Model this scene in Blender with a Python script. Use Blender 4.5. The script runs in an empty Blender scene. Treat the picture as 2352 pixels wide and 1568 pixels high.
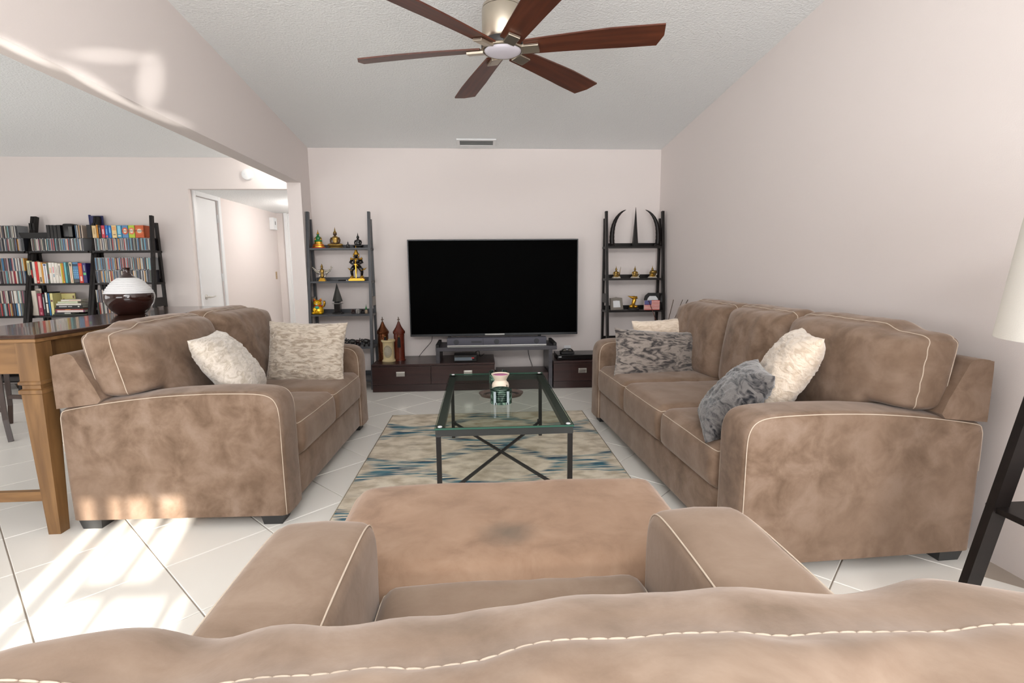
import bpy, bmesh, math, random
from mathutils import Vector, Matrix, noise
random.seed(7)
PI = math.pi
scn = bpy.context.scene
COL = scn.collection

# ---------------------------------------------------------------- camera
CAM_H = 1.16
FPX, PITCH, YAW, ROLL = 1180.0, math.radians(8.0), math.radians(3.5), math.radians(0.5)
fw = Vector((math.sin(YAW)*math.cos(PITCH), math.cos(YAW)*math.cos(PITCH), -math.sin(PITCH)))
r0 = fw.cross(Vector((0, 0, 1))).normalized()
u0 = r0.cross(fw)
rt = r0*math.cos(ROLL) - u0*math.sin(ROLL)
up = r0*math.sin(ROLL) + u0*math.cos(ROLL)
cam_d = bpy.data.cameras.new('camera')
cam_d.sensor_width = 36.0
cam_d.lens = FPX*36.0/2352.0
cam_d.clip_start = 0.02
cam = bpy.data.objects.new('camera', cam_d)
COL.objects.link(cam)
M = Matrix((rt, up, -fw)).transposed().to_4x4()
M.translation = Vector((0, 0, CAM_H))
cam.matrix_world = M
scn.camera = cam

# ---------------------------------------------------------------- world, sun, window light, exposure
world = bpy.data.worlds.new('world'); scn.world = world
world.use_nodes = True
bg = world.node_tree.nodes['Background']
bg.inputs[0].default_value = (0.85, 0.92, 1.0, 1)
bg.inputs[1].default_value = 2.5
vs = scn.view_settings
vs.view_transform = 'Standard'; vs.look = 'None'; vs.gamma = 1.0; vs.use_curve_mapping = False
vs.exposure = 0.42

sun_d = bpy.data.lights.new('sun', 'SUN'); sun_d.energy = 9.0; sun_d.angle = math.radians(0.6)
sun_d.color = (1.0, 0.95, 0.86)
sun = bpy.data.objects.new('sun', sun_d); COL.objects.link(sun)
SUN_DIR = Vector((-0.2425, 0.970, -0.396)).normalized()
sun.rotation_euler = SUN_DIR.to_track_quat('-Z', 'Y').to_euler()
sun.location = (2, -8, 5)

def area(name, loc, direction, sx, sy, power, color=(1, 1, 1)):
    d = bpy.data.lights.new(name, 'AREA'); d.shape = 'RECTANGLE'; d.size = sx; d.size_y = sy
    d.energy = power; d.color = color
    o = bpy.data.objects.new(name, d); COL.objects.link(o)
    o.location = loc; o.rotation_euler = Vector(direction).to_track_quat('-Z', 'Y').to_euler()
    return o
DAY = (0.98, 0.99, 1.0)  # added area lamps stand in for daylight from unseen windows
area('window_light_living', (0.65, -2.10, 1.25), (0, 1, 0.5), 1.2, 1.9, 88, DAY)
area('window_light_dining', (-3.4, -2.10, 1.25), (0, 1, 0.5), 2.6, 1.9, 82, DAY)
area('window_light_side', (-6.08, 2.2, 1.30), (1, 0, 0.2), 2.6, 1.7, 32, DAY)
area('window_light_clerestory', (0.0, -2.10, 2.62), (0, 1, 0.05), 3.0, 0.62, 62, DAY)

# spot lamps added low by the french door, imitating reflected sunlight on the header
def glint_lamp(name, px0, px1, width, power):
    def hit(px, py):
        d = rt*(px-1176.0) + up*(784.0-py) + fw*FPX
        return Vector((0, 0, CAM_H)) + d*(-1.669/d.x)
    A, B = hit(*px0), hit(*px1); C = (A+B)/2
    src = Vector((-.35, -1.7, .35)); dr = (C-src); dist = dr.length; dr.normalize()
    ln = (B-A); ln -= dr*ln.dot(dr)
    xax = ln.normalized(); zax = -dr; yax = zax.cross(xax)
    d = bpy.data.lights.new(name, 'SPOT'); d.energy = power*20; d.spot_blend = 1.0; d.shadow_soft_size = .01
    d.spot_size = 2*math.atan(width/dist); d.color = (1, .97, .92)
    k = max(1.0, (ln.length/2)/width)
    o = bpy.data.objects.new(name, d); COL.objects.link(o)
    Mx = Matrix((xax*k, yax, zax)).transposed().to_4x4(); Mx.translation = src
    o.matrix_world = Mx
for k_, g_ in enumerate((((-90, 66), (120, 163), .032, 60), ((135, 148), (275, 250), .030, 70), ((140, 122), (350, 134), .036, 45), ((352, 122), (342, 250), .034, 70), ((300, 255), (410, 284), .022, 55))):
    glint_lamp('glint_spot', *g_)

# ---------------------------------------------------------------- helpers
def ray(x, y):
    return rt*(x-1176.0) + up*(784.0-y) + fw*FPX
def PY(x, y, Y):
    d = ray(x, y); return Vector((0, 0, CAM_H)) + d*(Y/d.y)
def PX(x, y, X):
    d = ray(x, y); return Vector((0, 0, CAM_H)) + d*(X/d.x)
def PZ(x, y, z):
    d = ray(x, y); return Vector((0, 0, CAM_H)) + d*((z-CAM_H)/d.z)

class G:
    def __init__(s): s.v = []; s.f = []; s.m = []; s.mi = 0
    def add(s, vs, fs, T=None):
        b = len(s.v)
        s.v += [tuple(T @ Vector(v)) if T else tuple(v) for v in vs]
        s.f += [tuple(i+b for i in f) for f in fs]
        s.m += [s.mi]*len(fs)
        return s
    def box(s, c, d, bev=0.0, T=None, seg=2):
        x, y, z = d[0]/2, d[1]/2, d[2]/2
        bm = bmesh.new()
        bmesh.ops.create_cube(bm, size=1.0, matrix=Matrix.Translation(Vector(c)) @ Matrix.Diagonal((d[0], d[1], d[2], 1)))
        if bev > 0:
            bmesh.ops.bevel(bm, geom=list(bm.edges), offset=min(bev, min(d)*0.45), segments=seg, affect='EDGES', profile=0.5)
        return s.bm(bm, T)
    def bm(s, bm, T=None):
        bm.verts.index_update()
        s.add([v.co.copy() for v in bm.verts], [[v.index for v in f.verts] for f in bm.faces], T); bm.free(); return s
    def lathe(s, prof, n=24, c=(0, 0, 0), T=None, sx=1, sy=1):
        vs, fs = [], []
        k = len(prof)
        for i in range(n):
            a = 2*PI*i/n
            for r, z in prof: vs.append((c[0]+r*math.cos(a)*sx, c[1]+r*math.sin(a)*sy, c[2]+z))
        for i in range(n):
            j = (i+1) % n
            for q in range(k-1): fs.append((i*k+q, j*k+q, j*k+q+1, i*k+q+1))
        if prof[0][0] > 1e-6: fs.append(tuple(reversed([i*k for i in range(n)])))
        if prof[-1][0] > 1e-6: fs.append(tuple([i*k+k-1 for i in range(n)]))
        return s.add(vs, fs, T)
    def tube(s, pts, r, n=6, closed=False, T=None, cap=True, rs=None):
        pts = [Vector(p) for p in pts]; m = len(pts)
        vs, fs = [], []
        prev = None
        for i, p in enumerate(pts):
            if closed: t = pts[(i+1) % m]-pts[i-1]
            else: t = pts[min(i+1, m-1)]-pts[max(i-1, 0)]
            if t.length < 1e-9: t = Vector((0, 0, 1))
            t.normalize()
            if prev is None:
                a = Vector((0, 0, 1)) if abs(t.z) < 0.9 else Vector((1, 0, 0))
                nrm = t.cross(a).normalized()
            else:
                nrm = (prev - t*prev.dot(t))
                nrm = nrm.normalized() if nrm.length > 1e-6 else t.orthogonal().normalized()
            prev = nrm; b = t.cross(nrm)
            rr = rs[i] if rs else r
            for k in range(n):
                a = 2*PI*k/n
                vs.append(p + (nrm*math.cos(a) + b*math.sin(a))*rr)
        L = m if closed else m-1
        for i in range(L):
            j = (i+1) % m
            for k in range(n): fs.append((i*n+k, i*n+(k+1) % n, j*n+(k+1) % n, j*n+k))
        if not closed and cap:
            fs.append(tuple(range(n-1, -1, -1))); fs.append(tuple((m-1)*n+k for k in range(n)))
        return s.add(vs, fs, T)
    def bar(s, a, b, w, h, T=None, side=None):
        a, b = Vector(a), Vector(b); t = (b-a); L = t.length; t.normalize()
        sd = Vector(side) if side else (Vector((1, 0, 0)) if abs(t.x) < 0.9 else Vector((0, 1, 0)))
        n1 = (sd - t*sd.dot(t)).normalized(); n2 = t.cross(n1)
        vs = []
        for p in (a, b):
            for i, j in ((-1, -1), (1, -1), (1, 1), (-1, 1)): vs.append(p + n1*(i*w/2) + n2*(j*h/2))
        return s.add(vs, [(0, 3, 2, 1), (4, 5, 6, 7), (0, 1, 5, 4), (1, 2, 6, 5), (2, 3, 7, 6), (3, 0, 4, 7)], T)
    def prism(s, poly, a0, a1, axis='y', T=None):
        def mk(p, t):
            return {'x': (t, p[0], p[1]), 'y': (p[0], t, p[1]), 'z': (p[0], p[1], t)}[axis]
        n = len(poly)
        vs = [mk(p, a0) for p in poly] + [mk(p, a1) for p in poly]
        fs = [tuple(range(n-1, -1, -1)), tuple(range(n, 2*n))] + [(i, (i+1) % n, n+(i+1) % n, n+i) for i in range(n)]
        return s.add(vs, fs, T)
    def ell(s, c, r, n=12, m=8, T=None):
        prof = [(math.sin(PI*i/m), -math.cos(PI*i/m)) for i in range(m+1)]
        vs, fs = [], []
        b = []
        for i, (rr, z) in enumerate(prof):
            for k in range(n):
                a = 2*PI*k/n
                vs.append((c[0]+r[0]*rr*math.cos(a), c[1]+r[1]*rr*math.sin(a), c[2]+r[2]*z))
        for i in range(m):
            for k in range(n): fs.append((i*n+k, i*n+(k+1) % n, (i+1)*n+(k+1) % n, (i+1)*n+k))
        return s.add(vs, fs, T)
    def build(s, name, mat, parent=None, smooth=False, loc=None, rot=None, merge=False):
        me = bpy.data.meshes.new(name); me.from_pydata(s.v, [], s.f)
        mats = mat if isinstance(mat, (list, tuple)) else [mat]
        for mm in mats: me.materials.append(mm)
        if len(mats) > 1: me.polygons.foreach_set('material_index', s.m)
        bm = bmesh.new(); bm.from_mesh(me)
        if merge: bmesh.ops.remove_doubles(bm, verts=bm.verts, dist=1e-5)
        bmesh.ops.recalc_face_normals(bm, faces=bm.faces)
        bm.to_mesh(me); bm.free()
        if smooth:
            me.polygons.foreach_set('use_smooth', [True]*len(me.polygons))
            if smooth is not True: me.set_sharp_from_angle(angle=math.radians(smooth))
        me.update()
        o = bpy.data.objects.new(name, me); COL.objects.link(o)
        if loc is not None: o.location = loc
        if rot is not None: o.rotation_euler = rot
        if parent: o.parent = parent
        return o

def tag(o, label, cat, group=None, kind=None):
    o['label'] = label; o['category'] = cat
    if group: o['group'] = group
    if kind: o['kind'] = kind
    return o
def thing(name, label, cat, loc=(0, 0, 0), rz=0.0, group=None):
    o = bpy.data.objects.new(name, None); COL.objects.link(o)
    o.empty_display_size = 0.05
    o.location = loc; o.rotation_euler = (0, 0, rz)
    return tag(o, label, cat, group)
def struct(o): o['kind'] = 'structure'; return o
def Rz(a): return Matrix.Rotation(a, 4, 'Z')
def Tr(x, y, z): return Matrix.Translation((x, y, z))

# ---------------------------------------------------------------- materials
def newmat(name):
    m = bpy.data.materials.new(name); m.use_nodes = True
    nt = m.node_tree; b = nt.nodes['Principled BSDF']
    return m, nt, b
def srgb(r, g, b):
    f = lambda c: (c/255/12.92) if c/255 <= 0.04045 else ((c/255+0.055)/1.055)**2.4
    return (f(r), f(g), f(b), 1)
def plain(name, col, rough=0.5, metal=0.0, spec=0.5, coat=0.0, bump=0.0, bscale=80, var=0.0, vscale=6):
    m, nt, b = newmat(name)
    b.inputs['Base Color'].default_value = col
    b.inputs['Roughness'].default_value = rough
    b.inputs['Metallic'].default_value = metal
    b.inputs['Specular IOR Level'].default_value = spec
    b.inputs['Coat Weight'].default_value = coat
    N, L = nt.nodes, nt.links
    tc = N.new('ShaderNodeTexCoord')
    if var > 0:
        n = N.new('ShaderNodeTexNoise'); n.inputs['Scale'].default_value = vscale; n.inputs['Detail'].default_value = 4
        L.new(tc.outputs['Object'], n.inputs['Vector'])
        mx = N.new('ShaderNodeMixRGB'); mx.blend_type = 'MIX'
        mx.inputs[1].default_value = tuple(c*(1-var) for c in col[:3])+(1,)
        mx.inputs[2].default_value = tuple(min(1, c*(1+var)) for c in col[:3])+(1,)
        L.new(n.outputs['Fac'], mx.inputs[0]); L.new(mx.outputs[0], b.inputs['Base Color'])
    if bump > 0:
        n2 = N.new('ShaderNodeTexNoise'); n2.inputs['Scale'].default_value = bscale; n2.inputs['Detail'].default_value = 3
        L.new(tc.outputs['Object'], n2.inputs['Vector'])
        bp = N.new('ShaderNodeBump'); bp.inputs['Strength'].default_value = bump; bp.inputs['Distance'].default_value = 0.01
        L.new(n2.outputs['Fac'], bp.inputs['Height']); L.new(bp.outputs[0], b.inputs['Normal'])
    return m
def wood(name, c1, c2, rough=0.4, scale=(1.5, 18, 18), coat=0.0, spec=0.5):
    m, nt, b = newmat(name); N, L = nt.nodes, nt.links
    tc = N.new('ShaderNodeTexCoord'); mp = N.new('ShaderNodeMapping'); mp.inputs['Scale'].default_value = scale
    n = N.new('ShaderNodeTexNoise'); n.inputs['Scale'].default_value = 1.6; n.inputs['Detail'].default_value = 6; n.inputs['Distortion'].default_value = 0.6
    cr = N.new('ShaderNodeValToRGB')
    cr.color_ramp.elements[0].position = 0.3; cr.color_ramp.elements[0].color = c1
    cr.color_ramp.elements[1].position = 0.72; cr.color_ramp.elements[1].color = c2
    L.new(tc.outputs['Object'], mp.inputs[0]); L.new(mp.outputs[0], n.inputs['Vector']); L.new(n.outputs['Fac'], cr.inputs[0])
    L.new(cr.outputs[0], b.inputs['Base Color'])
    b.inputs['Roughness'].default_value = rough; b.inputs['Coat Weight'].default_value = coat
    b.inputs['Specular IOR Level'].default_value = spec
    bp = N.new('ShaderNodeBump'); bp.inputs['Strength'].default_value = 0.08; bp.inputs['Distance'].default_value = 0.004
    L.new(n.outputs['Fac'], bp.inputs['Height']); L.new(bp.outputs[0], b.inputs['Normal'])
    return m
def suede(name, dark, mid, light, stain=None):
    m, nt, b = newmat(name); N, L = nt.nodes, nt.links
    tc = N.new('ShaderNodeTexCoord')
    mp = N.new('ShaderNodeMapping'); mp.inputs['Scale'].default_value = (1, 1, 1)
    L.new(tc.outputs['Object'], mp.inputs[0])
    n1 = N.new('ShaderNodeTexNoise'); n1.inputs['Scale'].default_value = 9.0; n1.inputs['Detail'].default_value = 7; n1.inputs['Roughness'].default_value = 0.6; n1.inputs['Distortion'].default_value = 0.35
    L.new(mp.outputs[0], n1.inputs['Vector'])
    cr = N.new('ShaderNodeValToRGB'); e = cr.color_ramp.elements
    e[0].position = 0.33; e[0].color = dark; e[1].position = 0.66; e[1].color = light
    k = cr.color_ramp.elements.new(0.48); k.color = mid
    L.new(n1.outputs['Fac'], cr.inputs[0])
    n2 = N.new('ShaderNodeTexNoise'); n2.inputs['Scale'].default_value = 1.7; n2.inputs['Detail'].default_value = 2
    L.new(tc.outputs['Object'], n2.inputs['Vector'])
    mx = N.new('ShaderNodeMixRGB'); mx.blend_type = 'MIX'; mx.inputs[0].default_value = 0.5
    mx.inputs[2].default_value = mid
    L.new(cr.outputs[0], mx.inputs[1])
    mr = N.new('ShaderNodeMapRange'); mr.inputs[1].default_value = 0.35; mr.inputs[2].default_value = 0.65; mr.inputs[3].default_value = 0.0; mr.inputs[4].default_value = 0.65
    L.new(n2.outputs['Fac'], mr.inputs[0]); L.new(mr.outputs[0], mx.inputs[0])
    out = mx.outputs[0]
    if stain:
        loc, rad, colr = stain
        vd = N.new('ShaderNodeVectorMath'); vd.operation = 'SUBTRACT'; vd.inputs[1].default_value = loc
        L.new(tc.outputs['Object'], vd.inputs[0])
        vm = N.new('ShaderNodeVectorMath'); vm.operation = 'MULTIPLY'; vm.inputs[1].default_value = (1.0, 1.2, 0.0)
        L.new(vd.outputs[0], vm.inputs[0])
        ln = N.new('ShaderNodeVectorMath'); ln.operation = 'LENGTH'; L.new(vm.outputs[0], ln.inputs[0])
        ns = N.new('ShaderNodeTexNoise'); ns.inputs['Scale'].default_value = 14; L.new(tc.outputs['Object'], ns.inputs['Vector'])
        ad = N.new('ShaderNodeMath'); ad.operation = 'MULTIPLY_ADD'; ad.inputs[1].default_value = 0.07; L.new(ns.outputs['Fac'], ad.inputs[0]); L.new(ln.outputs['Value'], ad.inputs[2])
        mr2 = N.new('ShaderNodeMapRange'); mr2.interpolation_type = 'SMOOTHSTEP'
        mr2.inputs[1].default_value = rad*1.7; mr2.inputs[2].default_value = rad*0.4; mr2.inputs[3].default_value = 0; mr2.inputs[4].default_value = 0.75
        L.new(ad.outputs[0], mr2.inputs[0])
        mx2 = N.new('ShaderNodeMixRGB'); mx2.inputs[2].default_value = colr
        L.new(mr2.outputs[0], mx2.inputs[0]); L.new(out, mx2.inputs[1]); out = mx2.outputs[0]
    L.new(out, b.inputs['Base Color'])
    b.inputs['Roughness'].default_value = 0.9; b.inputs['Specular IOR Level'].default_value = 0.15
    b.inputs['Sheen Weight'].default_value = 0.35; b.inputs['Sheen Roughness'].default_value = 0.4
    b.inputs['Sheen Tint'].default_value = (1.0, 0.9, 0.84, 1)
    n3 = N.new('ShaderNodeTexNoise'); n3.inputs['Scale'].default_value = 60; n3.inputs['Detail'].default_value = 4
    L.new(tc.outputs['Object'], n3.inputs['Vector'])
    bp = N.new('ShaderNodeBump'); bp.inputs['Strength'].default_value = 0.12; bp.inputs['Distance'].default_value = 0.004
    L.new(n3.outputs['Fac'], bp.inputs['Height']); L.new(bp.outputs[0], b.inputs['Normal'])
    return m
def fur(name, c1, c2, scale=26):
    m, nt, b = newmat(name); N, L = nt.nodes, nt.links
    tc = N.new('ShaderNodeTexCoord'); mp = N.new('ShaderNodeMapping'); mp.inputs['Scale'].default_value = (0.55, 1.0, 1.6)
    L.new(tc.outputs['Object'], mp.inputs[0])
    n = N.new('ShaderNodeTexNoise'); n.inputs['Scale'].default_value = scale; n.inputs['Detail'].default_value = 3; n.inputs['Distortion'].default_value = 1.5
    L.new(mp.outputs[0], n.inputs['Vector'])
    cr = N.new('ShaderNodeValToRGB'); e = cr.color_ramp.elements
    e[0].position = 0.36; e[0].color = c1; e[1].position = 0.58; e[1].color = c2
    L.new(n.outputs['Fac'], cr.inputs[0]); L.new(cr.outputs[0], b.inputs['Base Color'])
    b.inputs['Roughness'].default_value = 0.95; b.inputs['Specular IOR Level'].default_value = 0.1
    b.inputs['Sheen Weight'].default_value = 0.5
    n3 = N.new('ShaderNodeTexNoise'); n3.inputs['Scale'].default_value = 160; n3.inputs['Detail'].default_value = 2
    L.new(tc.outputs['Object'], n3.inputs['Vector'])
    ad = N.new('ShaderNodeMath'); ad.operation = 'MULTIPLY_ADD'; ad.inputs[1].default_value = 0.35
    L.new(n3.outputs['Fac'], ad.inputs[0]); L.new(n.outputs['Fac'], ad.inputs[2])
    bp = N.new('ShaderNodeBump'); bp.inputs['Strength'].default_value = 0.7; bp.inputs['Distance'].default_value = 0.008
    L.new(ad.outputs[0], bp.inputs['Height']); L.new(bp.outputs[0], b.inputs['Normal'])
    return m
def marble(name):
    m, nt, b = newmat(name); N, L = nt.nodes, nt.links
    tc = N.new('ShaderNodeTexCoord')
    n = N.new('ShaderNodeTexNoise'); n.inputs['Scale'].default_value = 22; n.inputs['Detail'].default_value = 7; n.inputs['Distortion'].default_value = 2
    L.new(tc.outputs['Object'], n.inputs['Vector'])
    cr = N.new('ShaderNodeValToRGB'); e = cr.color_ramp.elements
    e[0].position = 0.4; e[0].color = srgb(34, 52, 46); e[1].position = 0.68; e[1].color = srgb(140, 172, 152)
    k = e.new(0.55); k.color = srgb(74, 102, 88)
    L.new(n.outputs['Fac'], cr.inputs[0]); L.new(cr.outputs[0], b.inputs['Base Color'])
    b.inputs['Roughness'].default_value = 0.15
    return m

WALLC = srgb(231, 222, 218)
M_wall = plain('wall_paint', WALLC, 0.75, spec=0.25, bump=0.05, bscale=220)
M_ceil = plain('ceiling_texture', srgb(246, 248, 248), 0.9, spec=0.1, bump=0.55, bscale=75)
M_trim = plain('white_trim', srgb(238, 239, 239), 0.35, spec=0.4)
M_tile = plain('glazed_tile', srgb(241, 238, 231), 0.17, spec=0.45, var=0.02, vscale=1.3)
M_grout = plain('grout', srgb(168, 156, 144), 0.9, bump=0.1)
M_suede = suede('tan_suede', srgb(108, 88, 72), srgb(129, 107, 90), srgb(149, 128, 112))
M_suede_ott = suede('tan_suede_ottoman', srgb(140, 113, 93), srgb(158, 129, 107), srgb(170, 142, 120), stain=((-.02, -.12, 0.4), 0.085, srgb(100, 92, 82)))
M_suede_chair = suede('tan_suede_armchair', srgb(120, 101, 84), srgb(142, 121, 104), srgb(162, 142, 125))
M_thread = plain('cream_thread', srgb(206, 190, 172), 0.85, bump=0.1)
M_foot = plain('dark_sofa_foot', srgb(52, 52, 52), 0.45)
M_black_wood = wood('black_brown_wood', srgb(14, 10, 9), srgb(26, 20, 18), 0.4, spec=.3)
M_espresso = wood('espresso_veneer', srgb(44, 27, 25), srgb(62, 39, 36), 0.3, scale=(1, 14, 22))
M_bridge = wood('grey_black_veneer', srgb(52, 50, 54), srgb(72, 70, 76), 0.35)
M_chrome = plain('brushed_nickel', srgb(205, 203, 198), 0.28, metal=1.0)
M_nickel = plain('satin_nickel', srgb(196, 186, 170), 0.34, metal=1.0)
M_black = plain('black_plastic', srgb(16, 16, 17), 0.3)
M_blackmat = plain('matte_black', srgb(28, 27, 27), 0.6)
M_ebony = plain('polished_ebony', srgb(22, 20, 20), 0.18)
M_screen = plain('tv_screen', (0.0006, 0.0006, 0.0006, 1), 0.55, spec=0.02)
M_bezel = plain('tv_bezel', srgb(58, 60, 62), 0.35, metal=0.5)
M_gold = plain('gilt_gold', srgb(196, 150, 56), 0.28, metal=0.9, var=0.25, vscale=60)
M_gold2 = plain('old_brass', srgb(150, 122, 66), 0.35, metal=0.85, var=0.35, vscale=50)
M_bright_gold = plain('bright_gold_plastic', srgb(238, 186, 30), 0.18, metal=0.55)
M_silver = plain('antique_silver', srgb(196, 190, 178), 0.3, metal=0.9, var=0.2, vscale=60)
M_bronze = plain('bronze_skin', srgb(92, 70, 52), 0.35, metal=0.6)
M_red = plain('red_enamel', srgb(196, 36, 30), 0.35)
M_green = plain('emerald_enamel', srgb(26, 110, 52), 0.2)
M_teal = plain('teal_enamel', srgb(60, 160, 140), 0.3)
M_ivory = plain('ivory_ceramic', srgb(246, 230, 210), 0.4)
M_magenta = plain('magenta_wax', srgb(196, 92, 160), 0.35)
M_marble = marble('green_marble')
M_fanwood = wood('fan_blade_wood', srgb(70, 33, 20), srgb(108, 56, 34), 0.42, scale=(1.2, 16, 16))
M_frost = plain('frosted_lens', srgb(232, 228, 240), 0.5)
M_shade = plain('lamp_linen', srgb(248, 245, 236), 0.8, bump=0.1, bscale=300)
M_tabletop = wood('dark_walnut_top', srgb(56, 38, 30), srgb(84, 60, 48), 0.16, scale=(14, 1.2, 14), coat=0.3)
M_oak = wood('honey_wood', srgb(100, 70, 40), srgb(140, 104, 64), 0.45, scale=(14, 14, 1.5))
M_oakh = wood('honey_wood_rail', srgb(108, 76, 44), srgb(150, 112, 70), 0.45, scale=(1.5, 14, 14))
M_chairwood = wood('dark_chair_wood', srgb(50, 34, 28), srgb(74, 54, 44), 0.35, scale=(14, 14, 1.5))
M_vase = plain('brown_glaze', srgb(46, 24, 20), 0.06, coat=0.5)
M_vase_w = plain('white_glaze', srgb(226, 226, 226), 0.5, bump=0.4, bscale=60)
M_copper = plain('hammered_copper', srgb(104, 60, 34), 0.3, metal=0.8, bump=0.5, bscale=70, var=0.3, vscale=30)
M_redwood = plain('red_lacquer', srgb(92, 36, 22), 0.25, coat=0.4, var=0.3, vscale=30)
M_stone = plain('aged_stone', srgb(196, 178, 136), 0.7, bump=0.3, bscale=50, var=0.12, vscale=20)
M_stone_g = plain('aged_stone_grey', srgb(160, 152, 134), 0.75, bump=0.4, bscale=60)
M_tassel = plain('black_tassel', srgb(24, 24, 24), 0.9)
M_pewter = plain('pewter_frame', srgb(138, 132, 124), 0.45, metal=0.4, bump=0.4, bscale=90)
M_photo = plain('white_card', srgb(226, 228, 230), 0.5)
M_flagred = plain('flag_red', srgb(206, 84, 76), 0.7)
M_flagwhite = plain('flag_white', srgb(232, 216, 210), 0.7)
M_flagblue = plain('flag_blue', srgb(88, 90, 140), 0.7)
M_steel_black = plain('black_steel', srgb(50, 48, 47), 0.38, metal=0.2)
M_sb = plain('soundbar_grille', srgb(86, 86, 96), 0.7, bump=0.2, bscale=400)
M_sb_d = plain('soundbar_driver', srgb(58, 58, 64), 0.6)
M_led = plain('display_red', srgb(210, 60, 60), 0.4)
M_display = plain('display_grey', srgb(110, 122, 132), 0.2)
M_greyfab = plain('chair_seat_pad', srgb(120, 112, 104), 0.8)
M_switch = plain('beige_switch_plate', srgb(186, 160, 126), 0.4)
M_darkbrown = plain('dark_brown_tray', srgb(74, 60, 54), 0.5, bump=0.3, bscale=120)
M_fur_w = fur('ivory_fur', srgb(196, 184, 168), srgb(226, 216, 204))
M_fur_g = fur('grey_beige_fur', srgb(170, 154, 136), srgb(212, 200, 184))
M_fur_c = fur('cream_fur', srgb(206, 186, 164), srgb(232, 216, 198))
M_fur_d = fur('charcoal_fur', srgb(66, 62, 62), srgb(150, 140, 132), 22)
M_fur_k = fur('dark_charcoal_fur', srgb(34, 34, 38), srgb(112, 108, 106), 20)
def glassmat():
    m = bpy.data.materials.new('table_glass'); m.use_nodes = True
    nt = m.node_tree; N, L = nt.nodes, nt.links; N.clear()
    o = N.new('ShaderNodeOutputMaterial'); mx = N.new('ShaderNodeMixShader')
    tr = N.new('ShaderNodeBsdfTransparent'); tr.inputs[0].default_value = (.925, .965, .93, 1)
    gl = N.new('ShaderNodeBsdfGlossy'); gl.inputs['Roughness'].default_value = .01
    fr = N.new('ShaderNodeFresnel'); fr.inputs[0].default_value = 1.7
    geo = N.new('ShaderNodeNewGeometry'); iv = N.new('ShaderNodeMath'); iv.operation = 'SUBTRACT'; iv.inputs[0].default_value = 1.0
    L.new(geo.outputs['Backfacing'], iv.inputs[1]); mu = N.new('ShaderNodeMath'); mu.operation = 'MULTIPLY'
    L.new(fr.outputs[0], mu.inputs[0]); L.new(iv.outputs[0], mu.inputs[1]); L.new(mu.outputs[0], mx.inputs[0]); L.new(tr.outputs[0], mx.inputs[1]); L.new(gl.outputs[0], mx.inputs[2]); L.new(mx.outputs[0], o.inputs[0])
    return m
M_glass = glassmat()
M_glassedge = plain('glass_edge_green', srgb(70, 112, 96), 0.1)

# ---------------------------------------------------------------- room shell
YB = 5.38          # back wall
XL, XL2 = -1.669, -1.797
YD = 5.68          # dining room far wall
YS = -2.2          # wall behind the camera
def ceil_z(y): return 2.358 + 0.118*(5.4-y)
XRF = Vector((1.88, YB)); XRN = Vector((2.14, YS))
def wallslab(name, g, mat=None): return struct(g.build(name, mat or M_wall))
TOP = 3.6
# floor: grout bed with tiles standing on it
floor = struct(G().box((-2.0, 2.9, -0.056), (8.6, 10.6, 0.10)).build('floor', M_grout))
TS, U0, V0 = 0.402, 0.503, 1.490
q2 = math.sqrt(0.5)
tile_bm = bmesh.new()
bmesh.ops.create_cube(tile_bm, size=1.0, matrix=Matrix.Rotation(PI/4, 4, 'Z') @ Matrix.Diagonal((TS-0.0045, TS-0.0045, 0.010, 1)))
te = [e for e in tile_bm.edges if all(v.co.z > 0 for v in e.verts)]
bmesh.ops.bevel(tile_bm, geom=te, offset=0.0022, segments=1, affect='EDGES')
tile_me = bpy.data.meshes.new('floor_tile'); tile_bm.to_mesh(tile_me); tile_me.materials.append(M_tile)
rest = G()
cands = []
for i in range(-32, 33):
    for j in range(-32, 33):
        u = U0 + (i+0.5)*TS; v = V0 + (j+0.5)*TS
        x = (u-v)*q2; y = (u+v)*q2
        if not (-6.15 < x < 2.05 and -2.1 < y < 8.1): continue
        if y > 5.4 and not (-3.0 < x < -1.85) and not (x < -1.85 and y < 5.6): continue
        if y > 5.6 and x < -2.95: continue
        cands.append((x, y))
def vis(x, y):
    d = Vector((x, y, 0)) - Vector((0, 0, CAM_H)); z = d.dot(fw)
    if z < 0.3: return False
    px = 1176+FPX*d.dot(rt)/z; py = 784-FPX*d.dot(up)/z
    return -150 < px < 2500 and py < 1720
near = sorted([c for c in cands if vis(*c)], key=lambda c: (c[0]**2+c[1]**2))[:295]
nset = set(near)
for x, y in near:
    o = bpy.data.objects.new('floor_tile', tile_me); COL.objects.link(o); o.parent = floor; o.location = (x, y, -0.005)
tv = [v.co.copy() for v in tile_me.vertices]; tf = [tuple(p.vertices) for p in tile_me.polygons]
for x, y in cands:
    if (x, y) not in nset: rest.add([v+Vector((x, y, -0.005)) for v in tv], tf)
o = rest.build('floor_tile_rest', M_tile, floor); o['kind'] = 'stuff'

# ceiling: one sloping plane over the whole open plan room
g = G(); y0, y1 = YS-0.15, YD+0.1
g.add([(-6.3, y0, ceil_z(y0)), (2.3, y0, ceil_z(y0)), (2.3, y1, ceil_z(y1)), (-6.3, y1, ceil_z(y1)),
       (-6.3, y0, ceil_z(y0)+.1), (2.3, y0, ceil_z(y0)+.1), (2.3, y1, ceil_z(y1)+.1), (-6.3, y1, ceil_z(y1)+.1)],
      [(0, 1, 2, 3), (7, 6, 5, 4), (0, 4, 5, 1), (1, 5, 6, 2), (2, 6, 7, 3), (3, 7, 4, 0)])
wallslab('ceiling', g, M_ceil)
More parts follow.
